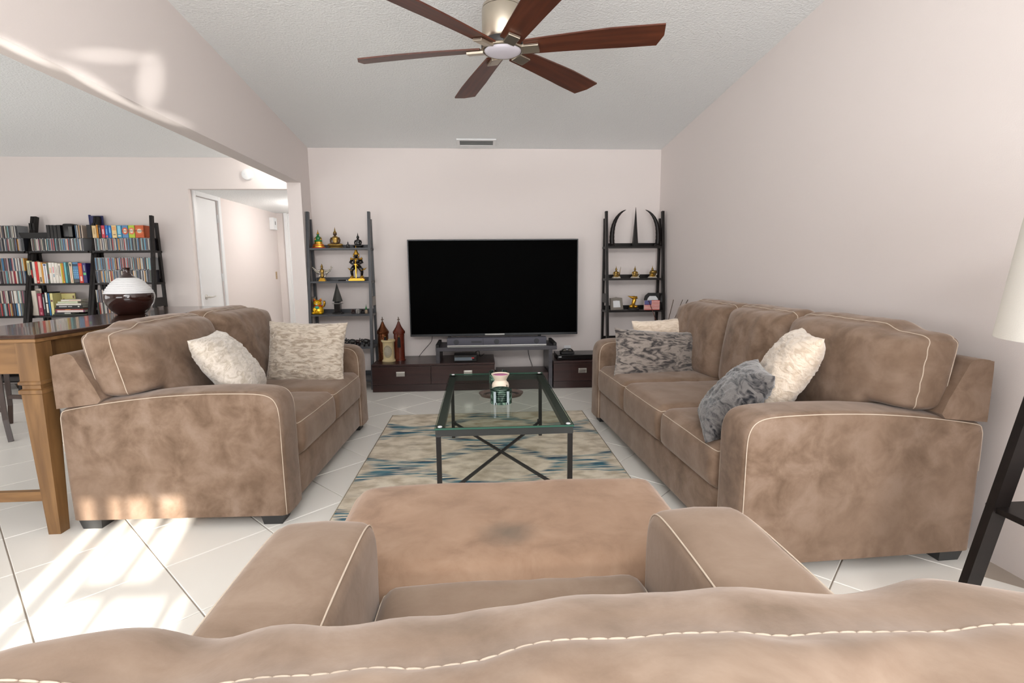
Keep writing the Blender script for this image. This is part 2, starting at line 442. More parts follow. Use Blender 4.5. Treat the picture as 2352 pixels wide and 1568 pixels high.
# back wall behind the television
wallslab('wall_back', G().box(((XL+1.95)/2, YB+0.08, 1.25), (1.95-XL, 0.16, 2.5)))
# right wall (a touch out of square)
d = (XRN-XRF).normalized(); nrm = Vector((-d.y, d.x)); 
if nrm.x < 0: nrm = -nrm
a = XRF - d*0.2; b_ = XRN + d*0.2
g = G(); poly = [(a.x, a.y), (b_.x, b_.y), (b_.x+nrm.x*.15, b_.y+nrm.y*.15), (a.x+nrm.x*.15, a.y+nrm.y*.15)]
g.prism(poly, -0.05, TOP, 'z'); wallslab('wall_right', g)
# dropped header between living and dining area, with the stub wall it lands on
g = G()
hb = 1.985
prof = [(5.11, -0.05), (5.84, -0.05), (5.84, ceil_z(5.84)+.05), (YS, ceil_z(YS)+.05), (YS, hb), (5.11, hb)]
g.prism(prof, XL2, XL, 'x'); wallslab('wall_header', g)
# dining far wall with the opening to the hall
g = G(); HX0, HX1, HZ = -3.0, -1.90, 2.012
g.box(((-6.3+HX0)/2, YD+0.035, 1.25), (HX0+6.3, 0.07, 2.5))
g.box(((HX0-1.8)/2, YD+0.035, (HZ+2.5)/2), (-1.8-HX0, 0.07, 2.5-HZ))
g.box(((HX1-1.79)/2, YD+0.035, HZ/2), (-1.79-HX1, 0.07, HZ))
wallslab('wall_dining', g)
# hall beyond
YH = 8.0
g = G()
DY0, DY1, DZ = 5.80, 6.27, 1.965          # closet door opening
g.box((HX0-.05, (YD+0.07+DY0)/2, 1.05), (0.1, DY0-YD-0.07, 2.1))
g.box((HX0-.05, (DY1+YH+.1)/2, 1.05), (0.1, YH+.1-DY1, 2.1))
g.box((HX0-.05, (DY0+DY1)/2, (DZ+2.1)/2), (0.1, DY1-DY0, 2.1-DZ))
wallslab('wall_hall_left', g)
wallslab('wall_hall_right', G().box((HX1+.06, (YD+0.07+YH)/2, 1.05), (0.1, YH-YD-.07, 2.1)))
wallslab('wall_hall_end', G().box(((HX0+HX1)/2, YH+.05, 1.05), (HX1-HX0, 0.1, 2.1)))
wallslab('ceiling_hall', G().box(((HX0+HX1)/2, (YD+.07+YH)/2+.02, HZ+.05), (HX1-HX0+.1, YH-YD-.05, 0.1)), M_ceil)
# closet door in the hall's left wall
d1 = struct(G().box((HX0-.035, (DY0+DY1)/2, DZ/2), (0.04, DY1-DY0-.006, DZ-.006), 0.003).build('door_1', M_trim))
g = G(); cw = 0.055
g.box((HX0+.007, DY0-cw/2, (DZ+cw)/2), (0.016, cw, DZ+cw), 0.004); g.box((HX0+.007, DY1+cw/2, (DZ+cw)/2), (0.016, cw, DZ+cw), 0.004)
g.box((HX0+.007, (DY0+DY1)/2, DZ+cw/2), (0.0155, DY1-DY0, cw), 0.004)
g.build('door_casing', M_trim, d1)
g = G(); hp = Vector((HX0-.015, DY0+.075, 0.885))
g.lathe([(0, 0), (.026, 0), (.026, .010), (.011, .014), (.011, .05), (0, .05)], 16, T=Tr(*hp) @ Matrix.Rotation(PI/2, 4, 'Y'))
g.tube([hp+Vector((.045, 0, 0)), hp+Vector((.047, .05, 0)), hp+Vector((.043, .105, .003)), hp+Vector((.04, .125, .006))], .0085, 8)
g.build('door_lever', M_chrome, d1, True)
for hz in (0.3, 1.05, 1.72):
    G().tube([(HX0-.008, DY1-.002, hz), (HX0-.008, DY1-.002, hz+.09)], .008, 8).build('hinge', M_trim, d1, True)
# front door at the hall's end
FX0, FX1 = -2.83, -1.96
d2 = struct(G().box(((FX0+FX1)/2, YH-.005, DZ/2), (FX1-FX0, 0.04, DZ), 0.003).build('door_2', M_trim))
g = G(); g.box((FX0-cw/2, YH-.018, (DZ+cw)/2), (cw, 0.02, DZ+cw), .004); g.box((FX1+.02, YH-.018, (DZ+cw)/2), (.04, 0.02, DZ+cw), .004)
g.box(((FX0+FX1)/2, YH-.018, DZ+.02), (FX1-FX0, 0.02, .04), .004); g.build('door_casing', M_trim, d2)
for dz, nm in ((1.02, 'deadbolt'), (0.86, 'door_knob')):
    G().lathe([(0, 0), (.03, 0), (.03, .012), (.014, .02), (.02, .045), (0, .055)], 14, T=Tr(FX0+.07, YH-.03, dz) @ Matrix.Rotation(PI/2, 4, 'X')).build(nm, M_chrome, d2, True)
# walls out of the picture: behind the camera, with the glazed doors, and the dining side
g = G()
def rng(x0, x1, z0, z1): g.box(((x0+x1)/2, YS-.05, (z0+z1)/2), (x1-x0, .1, z1-z0))
SX0, SX1, SZ1 = -0.69, -0.05, 2.03         # sunlit french door opening
rng(-6.3, SX0, -.05, TOP); rng(SX1, 2.3, -.05, TOP); rng(SX0, SX1, SZ1, TOP)
wallslab('wall_south', g)
wallslab('wall_west', G().box((-6.2, 1.7, 1.7), (0.1, 8.2, 3.6)))
w1 = struct(G().box((SX0+.0175, YS-.05, 1.0), (.001, .06, 2.0)).build('window_1', M_trim))
for x0, x1, z0, z1 in ((-.61, -.55, 0, 2.03), (-.49, -.475, 0, 2.03), (-.36, -.33, 0, 2.03), (-.475, -.05, 1.645, 1.69),
                       (-.22, -.05, 1.69, 2.03), (-.69, -.05, 0, .35), (-.14, -.10, 1.20, 1.64)):
    G().box(((x0+x1)/2, YS-.05, (z0+z1)/2), (x1-x0, .04, z1-z0)).build('sun_patch_bar', M_trim, w1)  # bars follow the floor streaks; wider blocks added to cut the sun patch
def blind_window(n, x0, x1, z0, z1, axis='y'):
    fr = G()
    if axis == 'y':
        for a0, a1, b0, b1 in ((x0-.06, x0, z0-.06, z1+.06), (x1, x1+.06, z0-.06, z1+.06), (x0, x1, z0-.06, z0), (x0, x1, z1, z1+.06)):
            fr.box(((a0+a1)/2, YS+.02, (b0+b1)/2), (a1-a0, .04, b1-b0))
    else:
        for a0, a1, b0, b1 in ((x0-.06, x0, z0-.06, z1+.06), (x1, x1+.06, z0-.06, z1+.06), (x0, x1, z0-.06, z0), (x0, x1, z1, z1+.06)):
            fr.box((-6.13, (a0+a1)/2, (b0+b1)/2), (.04, a1-a0, b1-b0))
    return struct(fr.build('window_%d' % n, M_trim))
blind_window(2, 0.05, 1.25, 0.3, 2.2); blind_window(3, -4.7, -2.1, 0.3, 2.2)  # unseen windows: frames on solid wall around the daylight lamps
blind_window(4, 0.9, 3.5, 0.45, 2.15, 'x'); blind_window(5, -1.5, 1.5, 2.31, 2.93)

# fixtures on the walls and ceiling
t = thing('smoke_alarm', 'round white smoke alarm on the wall above the hall opening', 'smoke alarm', (-2.385, YD, 2.155))
R90 = Matrix.Rotation(PI/2, 4, 'X')
G().lathe([(0, .034), (.04, .034), (.052, .028), (.058, .012), (.06, 0)], 28, T=R90).build('cover', M_trim, t, 40)
G().lathe([(0, .003), (.008, .003), (.008, 0)], 10, T=Tr(-.02, -.033, 0) @ R90).build('test_button', M_photo, t)
t = thing('ceiling_vent', 'white louvred air vent in the ceiling above the television', 'vent', (-.01, 5.20, ceil_z(5.20)-.001))
t.rotation_euler = (-math.atan(.118), 0, 0)
g = G(); 
for c, s in (((0, .075, -.006), (.38, .03, .012)), ((0, -.075, -.006), (.38, .03, .012)), ((.175, 0, -.006), (.03, .12, .012)), ((-.175, 0, -.006), (.03, .12, .012))): g.box(c, s, .003)
g.build('frame', M_trim, t)
G().box((0, 0, -.002), (.33, .13, .002)).build('duct', plain('vent_duct', srgb(120, 120, 120), .8), t)
M_slat = plain('vent_slat', srgb(176, 176, 174), .5)
for k in range(7): G().box((0, 0, 0), (.32, .012, .0015), T=Tr(0, -.052+k*.0173, -.007) @ Matrix.Rotation(.7, 4, 'X')).build('slat', M_slat, t)
tag(G().box((0, 0, 0), (.004, .055, .11), .002).build('switch_plate', M_switch, None, loc=(HX0+.002, 7.86, 1.10)), 'beige switch plate on the hall wall beside the front door', 'switch')
sp = bpy.data.objects['switch_plate']
for kz in (-.02, .02): G().box((.004, 0, kz), (.005, .012, .022), .001).build('toggle', M_switch, sp)
t = thing('door_chime', 'white door chime box high on the hall wall', 'door chime', (HX0, 7.80, 1.76))
G().box((.03, 0, .08), (.06, .13, .17), .006).build('cover', M_trim, t)
G().box((.061, 0, .09), (.002, .03, .05)).build('speaker_slot', plain('chime_slot', srgb(150, 148, 145), .6), t)
t = thing('wall_outlet', 'white wall outlet behind the disc player', 'outlet', PY(1303, 805, YB-.004))
G().box((0, 0, 0), (.075, .008, .115), .003).build('plate', M_trim, t)
for k in (-.025, .025): G().box((0, -.005, k), (.032, .004, .03), .003).build('socket', M_photo, t)
# ceiling light in the dining area, hidden by the header, that washes the hall opening
t = thing('ceiling_downlight', 'flush white ceiling light washing the wall over the hall opening', 'ceiling light', (-2.06, 5.42, ceil_z(5.42)-.002))
G().lathe([(.055, 0), (.085, 0), (.085, -.012), (.055, -.012)], 24).build('trim_ring', M_trim, t, 40)
mm, nt, bb = newmat('lit_lamp_lens'); bb.inputs['Emission Color'].default_value = (1, .95, .88, 1); bb.inputs['Emission Strength'].default_value = 22
G().lathe([(0, -.006), (.054, -.006), (.054, -.001), (0, -.001)], 24).build('lit_lens', mm, t)
pl = bpy.data.lights.new('downlight_bulb', 'POINT'); pl.energy = 3.2; pl.color = (1, .96, .9); pl.shadow_soft_size = .05
po = bpy.data.objects.new('downlight_bulb', pl); COL.objects.link(po); po.location = (-2.06, 5.42, ceil_z(5.42)-.075)
pl2 = bpy.data.lights.new('hall_fill', 'POINT'); pl2.energy = 11; pl2.color = (1, .98, .95); pl2.shadow_soft_size = .08  # fill lamp added to brighten the hall, no fixture
po2 = bpy.data.objects.new('hall_fill', pl2); COL.objects.link(po2); po2.location = (-2.1, 6.9, 1.9)

# ---------------------------------------------------------------- upholstery
def cubegrid(nx, ny, nz):
    idx, pts, fs = {}, [], []
    def vid(i, j, k):
        key = (i, j, k)
        if key not in idx:
            idx[key] = len(pts)
            pts.append((2*i/nx-1, 2*j/ny-1, 2*k/nz-1))
        return idx[key]
    for i in range(nx):
        for j in range(ny):
            fs.append((vid(i, j, 0), vid(i, j+1, 0), vid(i+1, j+1, 0), vid(i+1, j, 0)))
            fs.append((vid(i, j, nz), vid(i+1, j, nz), vid(i+1, j+1, nz), vid(i, j+1, nz)))
    for i in range(nx):
        for k in range(nz):
            fs.append((vid(i, 0, k), vid(i+1, 0, k), vid(i+1, 0, k+1), vid(i, 0, k+1)))
            fs.append((vid(i, ny, k), vid(i, ny, k+1), vid(i+1, ny, k+1), vid(i+1, ny, k)))
    for j in range(ny):
        for k in range(nz):
            fs.append((vid(0, j, k), vid(0, j, k+1), vid(0, j+1, k+1), vid(0, j+1, k)))
            fs.append((vid(nx, j, k), vid(nx, j+1, k), vid(nx, j+1, k+1), vid(nx, j, k+1)))
    return pts, fs
def warp(t): return 0.55*math.sin(PI/2*t) + 0.45*t
def rounded(p, half, r):
    q = [warp(p[i])*half[i] for i in range(3)]
    inn = [half[i]-r for i in range(3)]
    c = [max(-inn[i], min(inn[i], q[i])) for i in range(3)]
    d = Vector([q[i]-c[i] for i in range(3)])
    L = max(abs(d.x), abs(d.y), abs(d.z))
    if d.length > 1e-9:
        d = d.normalized()*max(L, 1e-9)
    return Vector(c)+d
def soft(name, F, n, mat, parent):
    pts, fs = cubegrid(*n)
    g = G(); g.add([F(p) for p in pts], fs)
    return g.build(name, mat, parent, True)
def sstep(a, b, x):
    t = max(0, min(1, (x-a)/(b-a))); return t*t*(3-2*t)
def nz(x, y, z): return noise.noise(Vector((x, y, z)))

ARM_W, DEP, FT = 0.20, 0.968, 0.055
ARM_TOP = [(0.004, FT), (0.0, .30), (0.0, .50), (.004, .540), (.02, .566), (.08, .580), (.18, .596), (.32, .614), (.48, .628), (.64, .634),
           (.76, .634), (.85, .631), (.905, .622), (.938, .602), (.956, .570), (.963, .53), (.965, .45), (.966, .25), (.968, FT)]
def smooth_path(pts, k=3):
    out = []
    for i in range(len(pts)-1):
        p0 = Vector(pts[max(i-1, 0)]); p1 = Vector(pts[i]); p2 = Vector(pts[i+1]); p3 = Vector(pts[min(i+2, len(pts)-1)])
        for j in range(k):
            t = j/k
            out.append(0.5*((2*p1)+(p2-p0)*t+(2*p0-5*p1+4*p2-p3)*t*t+(3*p1-p0-3*p2+p3)*t**3))
    out.append(Vector(pts[-1])); return out
ARMP = smooth_path(ARM_TOP, 3)
def arm_inset(ins):
    out = []
    for i, p in enumerate(ARMP):
        t = (ARMP[min(i+1, len(ARMP)-1)]-ARMP[max(i-1, 0)]).normalized()
        n = Vector((t.y, -t.x))   # inward (profile runs back -> front over the top)
        q = p + n*ins
        q.y = max(q.y, FT) if i not in (0, len(ARMP)-1) else FT
        out.append(q)
    return out
def make_arm(parent, x0, x1, outer, mat, seed, ys=1.0, zs=1.0):
    R_ = 0.034; n = 6; secs = []
    for i in range(n+1):
        a = PI/2*i/n; secs.append((R_*(1-math.sin(a)), R_*(1-math.cos(a))))    # (dx from side, inset)
    secs = [(R_-R_*math.cos(PI/2*i/n), R_-R_*math.sin(PI/2*i/n)) for i in range(n+1)]
    lst = [(x0+dx, ins) for dx, ins in secs] + [((x0+x1)/2, -0.004)] + [(x1-dx, ins) for dx, ins in reversed(secs)]
    g = G(); vs = []; m = len(ARMP)
    for x, ins in lst:
        for i, q in enumerate(arm_inset(ins)):
            w = 0.003*nz(x*6+seed, q.x*7, q.y*7)
            vs.append((x+w*0.5, q.x*ys+w, q.y*zs+w))
    fs = []
    for s in range(len(lst)-1):
        for i in range(m-1): fs.append((s*m+i, s*m+i+1, (s+1)*m+i+1, (s+1)*m+i))
        fs.append((s*m+m-1, s*m, (s+1)*m, (s+1)*m+m-1))
    fs.append(tuple(range(m))); fs.append(tuple((len(lst)-1)*m+i for i in reversed(range(m))))
    g.add(vs, fs)
    arm = g.build('arm', mat, parent, 50)
    # seam: just in from the panel edge on both faces
    for xs, sgn in ((x0, -1), (x1, 1)):
        pts = [Vector((xs - sgn*0.010, q.x*ys, q.y*zs)) for q in arm_inset(0.009)][4:]
        G().tube(pts, 0.0019, 6).build('stitching', M_thread, arm, True)
    return arm

def make_sofa(name, label, cat, W, n, loc, rz, mat, seed, near_chair=False):
    t = thing(name, label, cat, loc, rz)
    hw = W/2; inn = hw-ARM_W
    sw = 2*inn/n
    ys, zs = (1.055, 1.025) if near_chair else (1.0, 1.0)
    make_arm(t, -hw, -inn, -1, mat, seed, ys, zs); make_arm(t, inn, hw, 1, mat, seed+9, ys, zs)
    # frame: front rail, deck and back board
    G().box((0, .475*ys, (FT+.262)/2), (2*inn-.002, .955*ys, .262-FT), .016, seg=3).build('seat_base', mat, t, 40)
    sec = smooth_path([(.004, .42), (.002, .77), (.012, .803), (.03, .812), (.075, .815), (.10, .803), (.115, .775), (.20, .60), (.215, .42)], 3)
    g = G(); g.prism([(p.x, p.y) for p in sec], -inn+.001, inn-.001, 'x')
    sec2 = [(p.x, p.y) for p in sec if p.y > .62]; sec2 = [(.003, .572)] + sec2 + [(.196, .61), (.18, .592)]
    g.prism(sec2, -hw+.003, -inn+.001, 'x'); g.prism(sec2, inn-.001, hw-.003, 'x'); g.build('back_frame', mat, t, 35)
    for sx in (-1, 1):
        for yy in (.07, .885):
            g = G()
            c = sx*(hw-.075)
            g.add([(c-.06, yy-.055, FT+.02), (c+.06, yy-.055, FT+.02), (c+.06, yy+.055, FT+.02), (c-.06, yy+.055, FT+.02),
                   (c-.045, yy-.042, 0), (c+.045, yy-.042, 0), (c+.045, yy+.042, 0), (c-.045, yy+.042, 0)],
                  [(0, 1, 2, 3), (7, 6, 5, 4), (0, 4, 5, 1), (1, 5, 6, 2), (2, 6, 7, 3), (3, 7, 4, 0)])
            g.build('foot', M_foot, t)
    for i in range(n):
        cx = -inn + sw*(i+.5)
        # seat cushion
        half = (sw/2-.002, .375, .098)
        def F(p, cx=cx, half=half, i=i):
            q = rounded(p, half, .042)
            a = (1-p[0]**4)*(1-p[1]**4)
            if p[2] > 0: q.z += .016*a*p[2]
            b = (1-p[0]**6)*(1-p[2]**2)
            if p[1] > 0: q.y += .014*b
            q.x += .004*p[0]*(1-p[1]**2)
            v = Vector((cx+q.x, (.592+q.y)*ys, .352+q.z+(.012 if near_chair else 0)))
            w = .0045*nz(v.x*7+seed*3.1, v.y*7, v.z*5+i) + .002*nz(v.x*20, v.y*20+seed, v.z*20)
            v.z += w*(1 if p[2] > 0 else .3); v.y += w*.6
            return v
        c = soft('seat_cushion', F, (22, 24, 10), mat, t)
        pts = [F((-1, -.2+.12*k, .72)) for k in range(10)] + [F((-1+2*k/30, 1, .72)) for k in range(31)] + [F((1, .88-.12*k, .72)) for k in range(10)]
        G().tube(pts, .0019, 6).build('stitching', M_thread, c, True)
        # back cushion; the end ones ride over the arms
        xl = cx-sw/2; xr = cx+sw/2
        if i == 0: xl = -hw+.035
        if i == n-1: xr = hw-.035
        bc = (xl+xr)/2; bh = (xr-xl)/2-.001
        half2 = (bh, .082, .24)
        def B(p, bc=bc, half2=half2, i=i):
            q = rounded(p, half2, .058)
            a = max(0, (1-abs(p[0])**3.0))*(1-p[2]**4)
            if p[1] > 0: q.y += .10*a*p[1]
            else: q.y += .02*a*p[1]
            if p[2] > 0: q.z += .014*(1-p[0]**4)
            q.x += .008*p[0]*(1-p[2]**2)
            x = bc+q.x
            lift = sstep(inn-.06, inn+.03, abs(x))
            zb = .425 + lift*.182
            zt = (.922 - .022*lift) if not near_chair else .893 + .025*x
            zr = (q.z+.24)/.48
            z = zb+(zt-zb)*zr
            y = .250 + q.y - .16*(z-.45)
            s = seed*2.3+i*5
            w = .013*nz(x*5+s, z*4, y*4) + .006*nz(x*15+s, z*6+x*4, y*6)
            # gathers that radiate from the front seam
            seam = math.exp(-((p[1]-.55)/.45)**2)*sstep(.55, .95, max(abs(p[0]), abs(p[2])))
            w2 = (.0011 if not near_chair else .0008)*seam*math.sin(x*95+z*95+3*nz(x*8, z*8, s))
            y += w+w2; z += (w*.5+w2*.8)*(1 if p[2] > 0 else 0); x += w2*(1 if abs(p[0]) > .9 else 0)
            if near_chair:
                z -= .005*math.exp(-((x+.29)/.03)**2)*(1 if p[2] > .5 else 0)
                z += .018*sstep(-.27, -.44, x)*(1 if p[2] > .5 else 0)
                z += (.006*math.sin(x*9+.6)+.003*math.sin(x*23))*(1 if p[2] > .5 else 0)
                if p[1] < .6 and p[2] > .6: z += (.013*nz(x*11-y*17, y*9, 3.3)+.005*nz(x*25-y*30, y*12, 1.3))*sstep(.6, .2, p[1])
            return Vector((x, y, z))
        res = (90, 22, 26) if near_chair else (44, 12, 26)
        c = soft('back_cushion', B, res, mat, t)
        for sy in (-.66,   .66 if not near_chair else .92):
            loop = [B((-1+2*k/60, sy, 1)) for k in range(61)] + [B((1, sy, 1-2*k/24)) for k in range(1, 25)]
            left = [B((-1, sy, 1-2*k/24)) for k in range(24, 0, -1)]
            pts = left + loop
            if near_chair and sy > 0:
                top = [B((-1+2*k/1200, sy, 1)) for k in range(1201)]
                acc = 0; seg = []; cnt = 0
                cur = [top[0]]
                for a_, b2 in zip(top, top[1:]):
                    acc += (b2-a_).length; cur.append(b2)
                    if acc > .0125:
                        k0 = cur[0]; k1 = cur[-1]
                        d_ = (k1-k0)
                        st = [k0+d_*.02, k0+d_*.2+Vector((0, -.0003, .0004)), k0+d_*.5+Vector((0, -.0004, .0006)), k0+d_*.8+Vector((0, -.0003, .0004)), k0+d_*.98]
                        G().tube(st, .0014, 6, rs=[.0006, .0010, .0011, .0010, .0006]).build('stitch', M_thread, c, True)
                        acc = 0; cur = [b2]
            else:
                G().tube(pts, .0019, 6).build('stitching', M_thread, c, True)
    return t

make_sofa('loveseat', 'tan suede two-seat loveseat with two pale fur pillows in front of the sofa table', 'loveseat', 1.55, 2, (-1.840, 3.075, 0), -PI/2-math.radians(1.5), M_suede, 1)
make_sofa('three_seat_sofa', 'tan suede three-seat sofa standing along the bare right wall', 'sofa', 2.15, 3, (1.863, 2.838, 0), PI/2+math.radians(2.5), M_suede, 4)
make_sofa('armchair', 'tan suede armchair seen from behind with cream stitching, nearest the camera', 'armchair', 1.0, 1, (.066, .08, 0), 0.0, M_suede_chair, 7, near_chair=True)

# ottoman pushed up against the armchair
t = thing('ottoman', 'tan suede ottoman with a dark worn stain, in front of the armchair', 'ottoman', (.085, 1.437, 0), 0)
def F(p):
    q = rounded(p, (.515, .285, .19), .055)
    if p[2] > 0: q.z += .022*(1-p[0]**4)*(1-p[1]**4)*p[2]
    q.x += .012*p[0]*(1-p[2]**2); q.y += .012*p[1]*(1-p[2]**2)
    w = .004*nz(q.x*6, q.y*6, q.z*6)
    return Vector((q.x+w, q.y+w, .235+q.z+w))
c = soft('cushion_body', F, (30, 22, 16), M_suede_ott, t)
for sx in (-1, 1):
    for sy in (-1, 1):
        G().lathe([(.03, 0), (.042, .06)], 4, (sx*.43, sy*.21, 0)).build('foot', M_foot, t)

# ---------------------------------------------------------------- pillows
def pillow(name, label, w, h, T, center, face, lean, roll, mat, amp, seed, lump=0.0):
    # face: yaw of the direction the front looks (0 = towards -Y); lean: tips back
    g = G(); n = 54; vs = []; fs = []
    def S(u, v, sgn):
        x = w/2*u*(1-.06*(1-v*v)); z = h/2*v*(1-.06*(1-u*u))
        th = T/2*(max(0, (1-abs(u)**3.2)*(1-abs(v)**3.2)))**.6
        k = min(1, th/(T*.2))
        s = nz(x*14+seed, z*34+2*nz(x*9, z*9, seed), sgn*3.7)
        s2 = nz(x*30+seed, z*55, sgn*8)
        dsp = amp*((1-abs(s)*2.2) + .35*s2)*k
        big = lump*nz(x*7+seed, z*7, sgn)
        ex = amp*.5*nz(x*40, z*40, seed+5)*(1-k)
        return Vector((x+ex, -sgn*(th+dsp*.8+big*k), z+ex))
    for sgn in (1, -1):
        b = len(vs)
        for i in range(n+1):
            for j in range(n+1):
                vs.append(S(math.sin(PI/2*(2*i/n-1)), math.sin(PI/2*(2*j/n-1)), sgn))
        for i in range(n):
            for j in range(n):
                a = b+i*(n+1)+j
                fs.append((a, a+n+1, a+n+2, a+1))
    g.add(vs, fs)
    o = g.build(name, mat, None, True, merge=True)
    Mx = Matrix.Translation(center) @ Matrix.Rotation(face, 4, 'Z') @ Matrix.Rotation(-lean, 4, 'X') @ Matrix.Rotation(roll, 4, 'Y')
    o.matrix_world = Mx
    tag(o, label, 'pillow', 'fur throw pillows on the sofas')
    return o
pillow('throw_pillow', 'large square grey-beige crinkled fur pillow against the far arm of the loveseat', .52, .42, .15, PY(704, 811, 3.42), math.radians(-4), math.radians(14), math.radians(1.5), M_fur_g, .010, 1)
pillow('throw_pillow', 'ivory fur pillow seen edge-on behind the near arm of the loveseat', .44, .40, .17, PY(530, 838, 2.74), math.radians(100), math.radians(36), math.radians(0), M_fur_w, .008, 2)
pillow('throw_pillow', 'cream ribbed fur pillow half hidden behind the grey lumbar pillow', .42, .34, .13, PY(1519, 785, 3.66), math.radians(4), math.radians(12), math.radians(-3), M_fur_c, .006, 3)
pillow('throw_pillow', 'mottled grey fur lumbar pillow against the far arm of the three-seat sofa', .60, .33, .14, PY(1506, 813, 3.40), math.radians(6), math.radians(12), math.radians(4.5), M_fur_d, .009, 4)
pillow('throw_pillow', 'fluffy cream fur pillow leaning behind the near arm of the three-seat sofa', .42, .44, .17, PY(1796, 858, 2.20), math.radians(-112), math.radians(30), 0, M_fur_c, .009, 5)
pillow('throw_pillow', 'dark charcoal fur pillow lying low beside the near arm of the three-seat sofa', .40, .38, .15, PY(1684, 915, 2.12), math.radians(-110), math.radians(40), 0, M_fur_k, .010, 6)

# ---------------------------------------------------------------- rug
def rugmat():
    m, nt, b = newmat('ikat_rug'); N, L = nt.nodes, nt.links
    def math_(op, a=None, bb=None, c=None):
        n = N.new('ShaderNodeMath'); n.operation = op
        for k, x in enumerate((a, bb, c)):
            if x is None: continue
            if isinstance(x, (int, float)): n.inputs[k].default_value = x
            else: L.new(x, n.inputs[k])
        return n.outputs[0]
    tc = N.new('ShaderNodeTexCoord')
    sp = N.new('ShaderNodeSeparateXYZ'); L.new(tc.outputs['Object'], sp.inputs[0])
    # streaky horizontal jitter (fine in y, long in x)
    def nnoise(scale, sx, sy, det=2):
        mp = N.new('ShaderNodeMapping'); mp.inputs['Scale'].default_value = (sx, sy, 1)
        L.new(tc.outputs['Object'], mp.inputs[0])
        n = N.new('ShaderNodeTexNoise'); n.inputs['Scale'].default_value = scale; n.inputs['Detail'].default_value = det
        L.new(mp.outputs[0], n.inputs['Vector']); return n.outputs['Fac']
    j1 = nnoise(1.0, 3, 60, 3)
    x = math_('MULTIPLY_ADD', math_('SUBTRACT', j1, .5), .07, sp.outputs[0])
    y = math_('MULTIPLY_ADD', math_('SUBTRACT', nnoise(1.0, 5, 5), .5), .06, sp.outputs[1])
    cx = math_('COSINE', math_('MULTIPLY', x, 2*PI/1.06)); cy = math_('COSINE', math_('MULTIPLY', y, 2*PI/.70))
    v = math_('ADD', cx, cy)                       # 0 on the lattice lines
    av = math_('ABSOLUTE', v)
    line = N.new('ShaderNodeMapRange'); line.interpolation_type = 'SMOOTHSTEP'
    line.inputs[1].default_value = .58; line.inputs[2].default_value = .25; line.inputs[3].default_value = 0; line.inputs[4].default_value = 1
    L.new(av, line.inputs[0])
    st = N.new('ShaderNodeMapRange'); st.inputs[1].default_value = .42; st.inputs[2].default_value = .55; L.new(nnoise(1.0, 4, 46, 3), st.inputs[0])
    lf = math_('MULTIPLY', line.outputs[0], st.outputs[0])
    # ground
    gr = N.new('ShaderNodeValToRGB'); e = gr.color_ramp.elements
    e[0].position = .34; e[0].color = srgb(190, 176, 154); e[1].position = .58; e[1].color = srgb(228, 217, 198)
    L.new(nnoise(1.0, 9, 14, 6), gr.inputs[0])
    tl = N.new('ShaderNodeValToRGB'); e = tl.color_ramp.elements
    e[0].position = .34; e[0].color = srgb(58, 74, 92); e[1].position = .62; e[1].color = srgb(172, 172, 160)
    k = e.new(.46); k.color = srgb(62, 104, 122)
    k = e.new(.56); k.color = srgb(104, 142, 150)
    L.new(nnoise(1.0, 3, 16, 4), tl.inputs[0])
    # grey brown shading inside alternate cells
    gb = N.new('ShaderNodeMixRGB'); gb.inputs[2].default_value = srgb(150, 136, 118)
    mr = N.new('ShaderNodeMapRange'); mr.inputs[1].default_value = .55; mr.inputs[2].default_value = .72; mr.inputs[3].default_value = 0; mr.inputs[4].default_value = .55
    L.new(nnoise(1.0, 3.2, 9, 5), mr.inputs[0]); L.new(mr.outputs[0], gb.inputs[0]); L.new(gr.outputs[0], gb.inputs[1])
    mx = N.new('ShaderNodeMixRGB'); L.new(lf, mx.inputs[0]); L.new(gb.outputs[0], mx.inputs[1]); L.new(tl.outputs[0], mx.inputs[2])
    L.new(mx.outputs[0], b.inputs['Base Color'])
    b.inputs['Roughness'].default_value = .95; b.inputs['Specular IOR Level'].default_value = .1
    n3 = N.new('ShaderNodeTexNoise'); n3.inputs['Scale'].default_value = 240; L.new(tc.outputs['Object'], n3.inputs['Vector'])
    bp = N.new('ShaderNodeBump'); bp.inputs['Strength'].default_value = .5; bp.inputs['Distance'].default_value = .005
    L.new(n3.outputs['Fac'], bp.inputs['Height']); L.new(bp.outputs[0], b.inputs['Normal'])
    return m
rx0, rx1, ry0, ry1 = -.715, .815, 1.80, 4.05
t = thing('area_rug', 'beige and teal ikat area rug under the coffee table', 'rug', ((rx0+rx1)/2, (ry0+ry1)/2, 0))
G().box((0, 0, .005), (rx1-rx0, ry1-ry0, .010), .003).build('pile', rugmat(), t)
g = G()
bw = .006
M_bind = plain('rug_binding', srgb(150, 138, 118), .9, bump=.4, bscale=200)
for sx in (-1, 1): g.tube([(sx*(rx1-rx0)/2, -(ry1-ry0)/2, .005), (sx*(rx1-rx0)/2, (ry1-ry0)/2, .005)], .0055, 6)
for sy in (-1, 1): g.tube([(-(rx1-rx0)/2, sy*(ry1-ry0)/2, .005), ((rx1-rx0)/2, sy*(ry1-ry0)/2, .005)], .0055, 6)
g.build('bound_edge', M_bind, t, True)

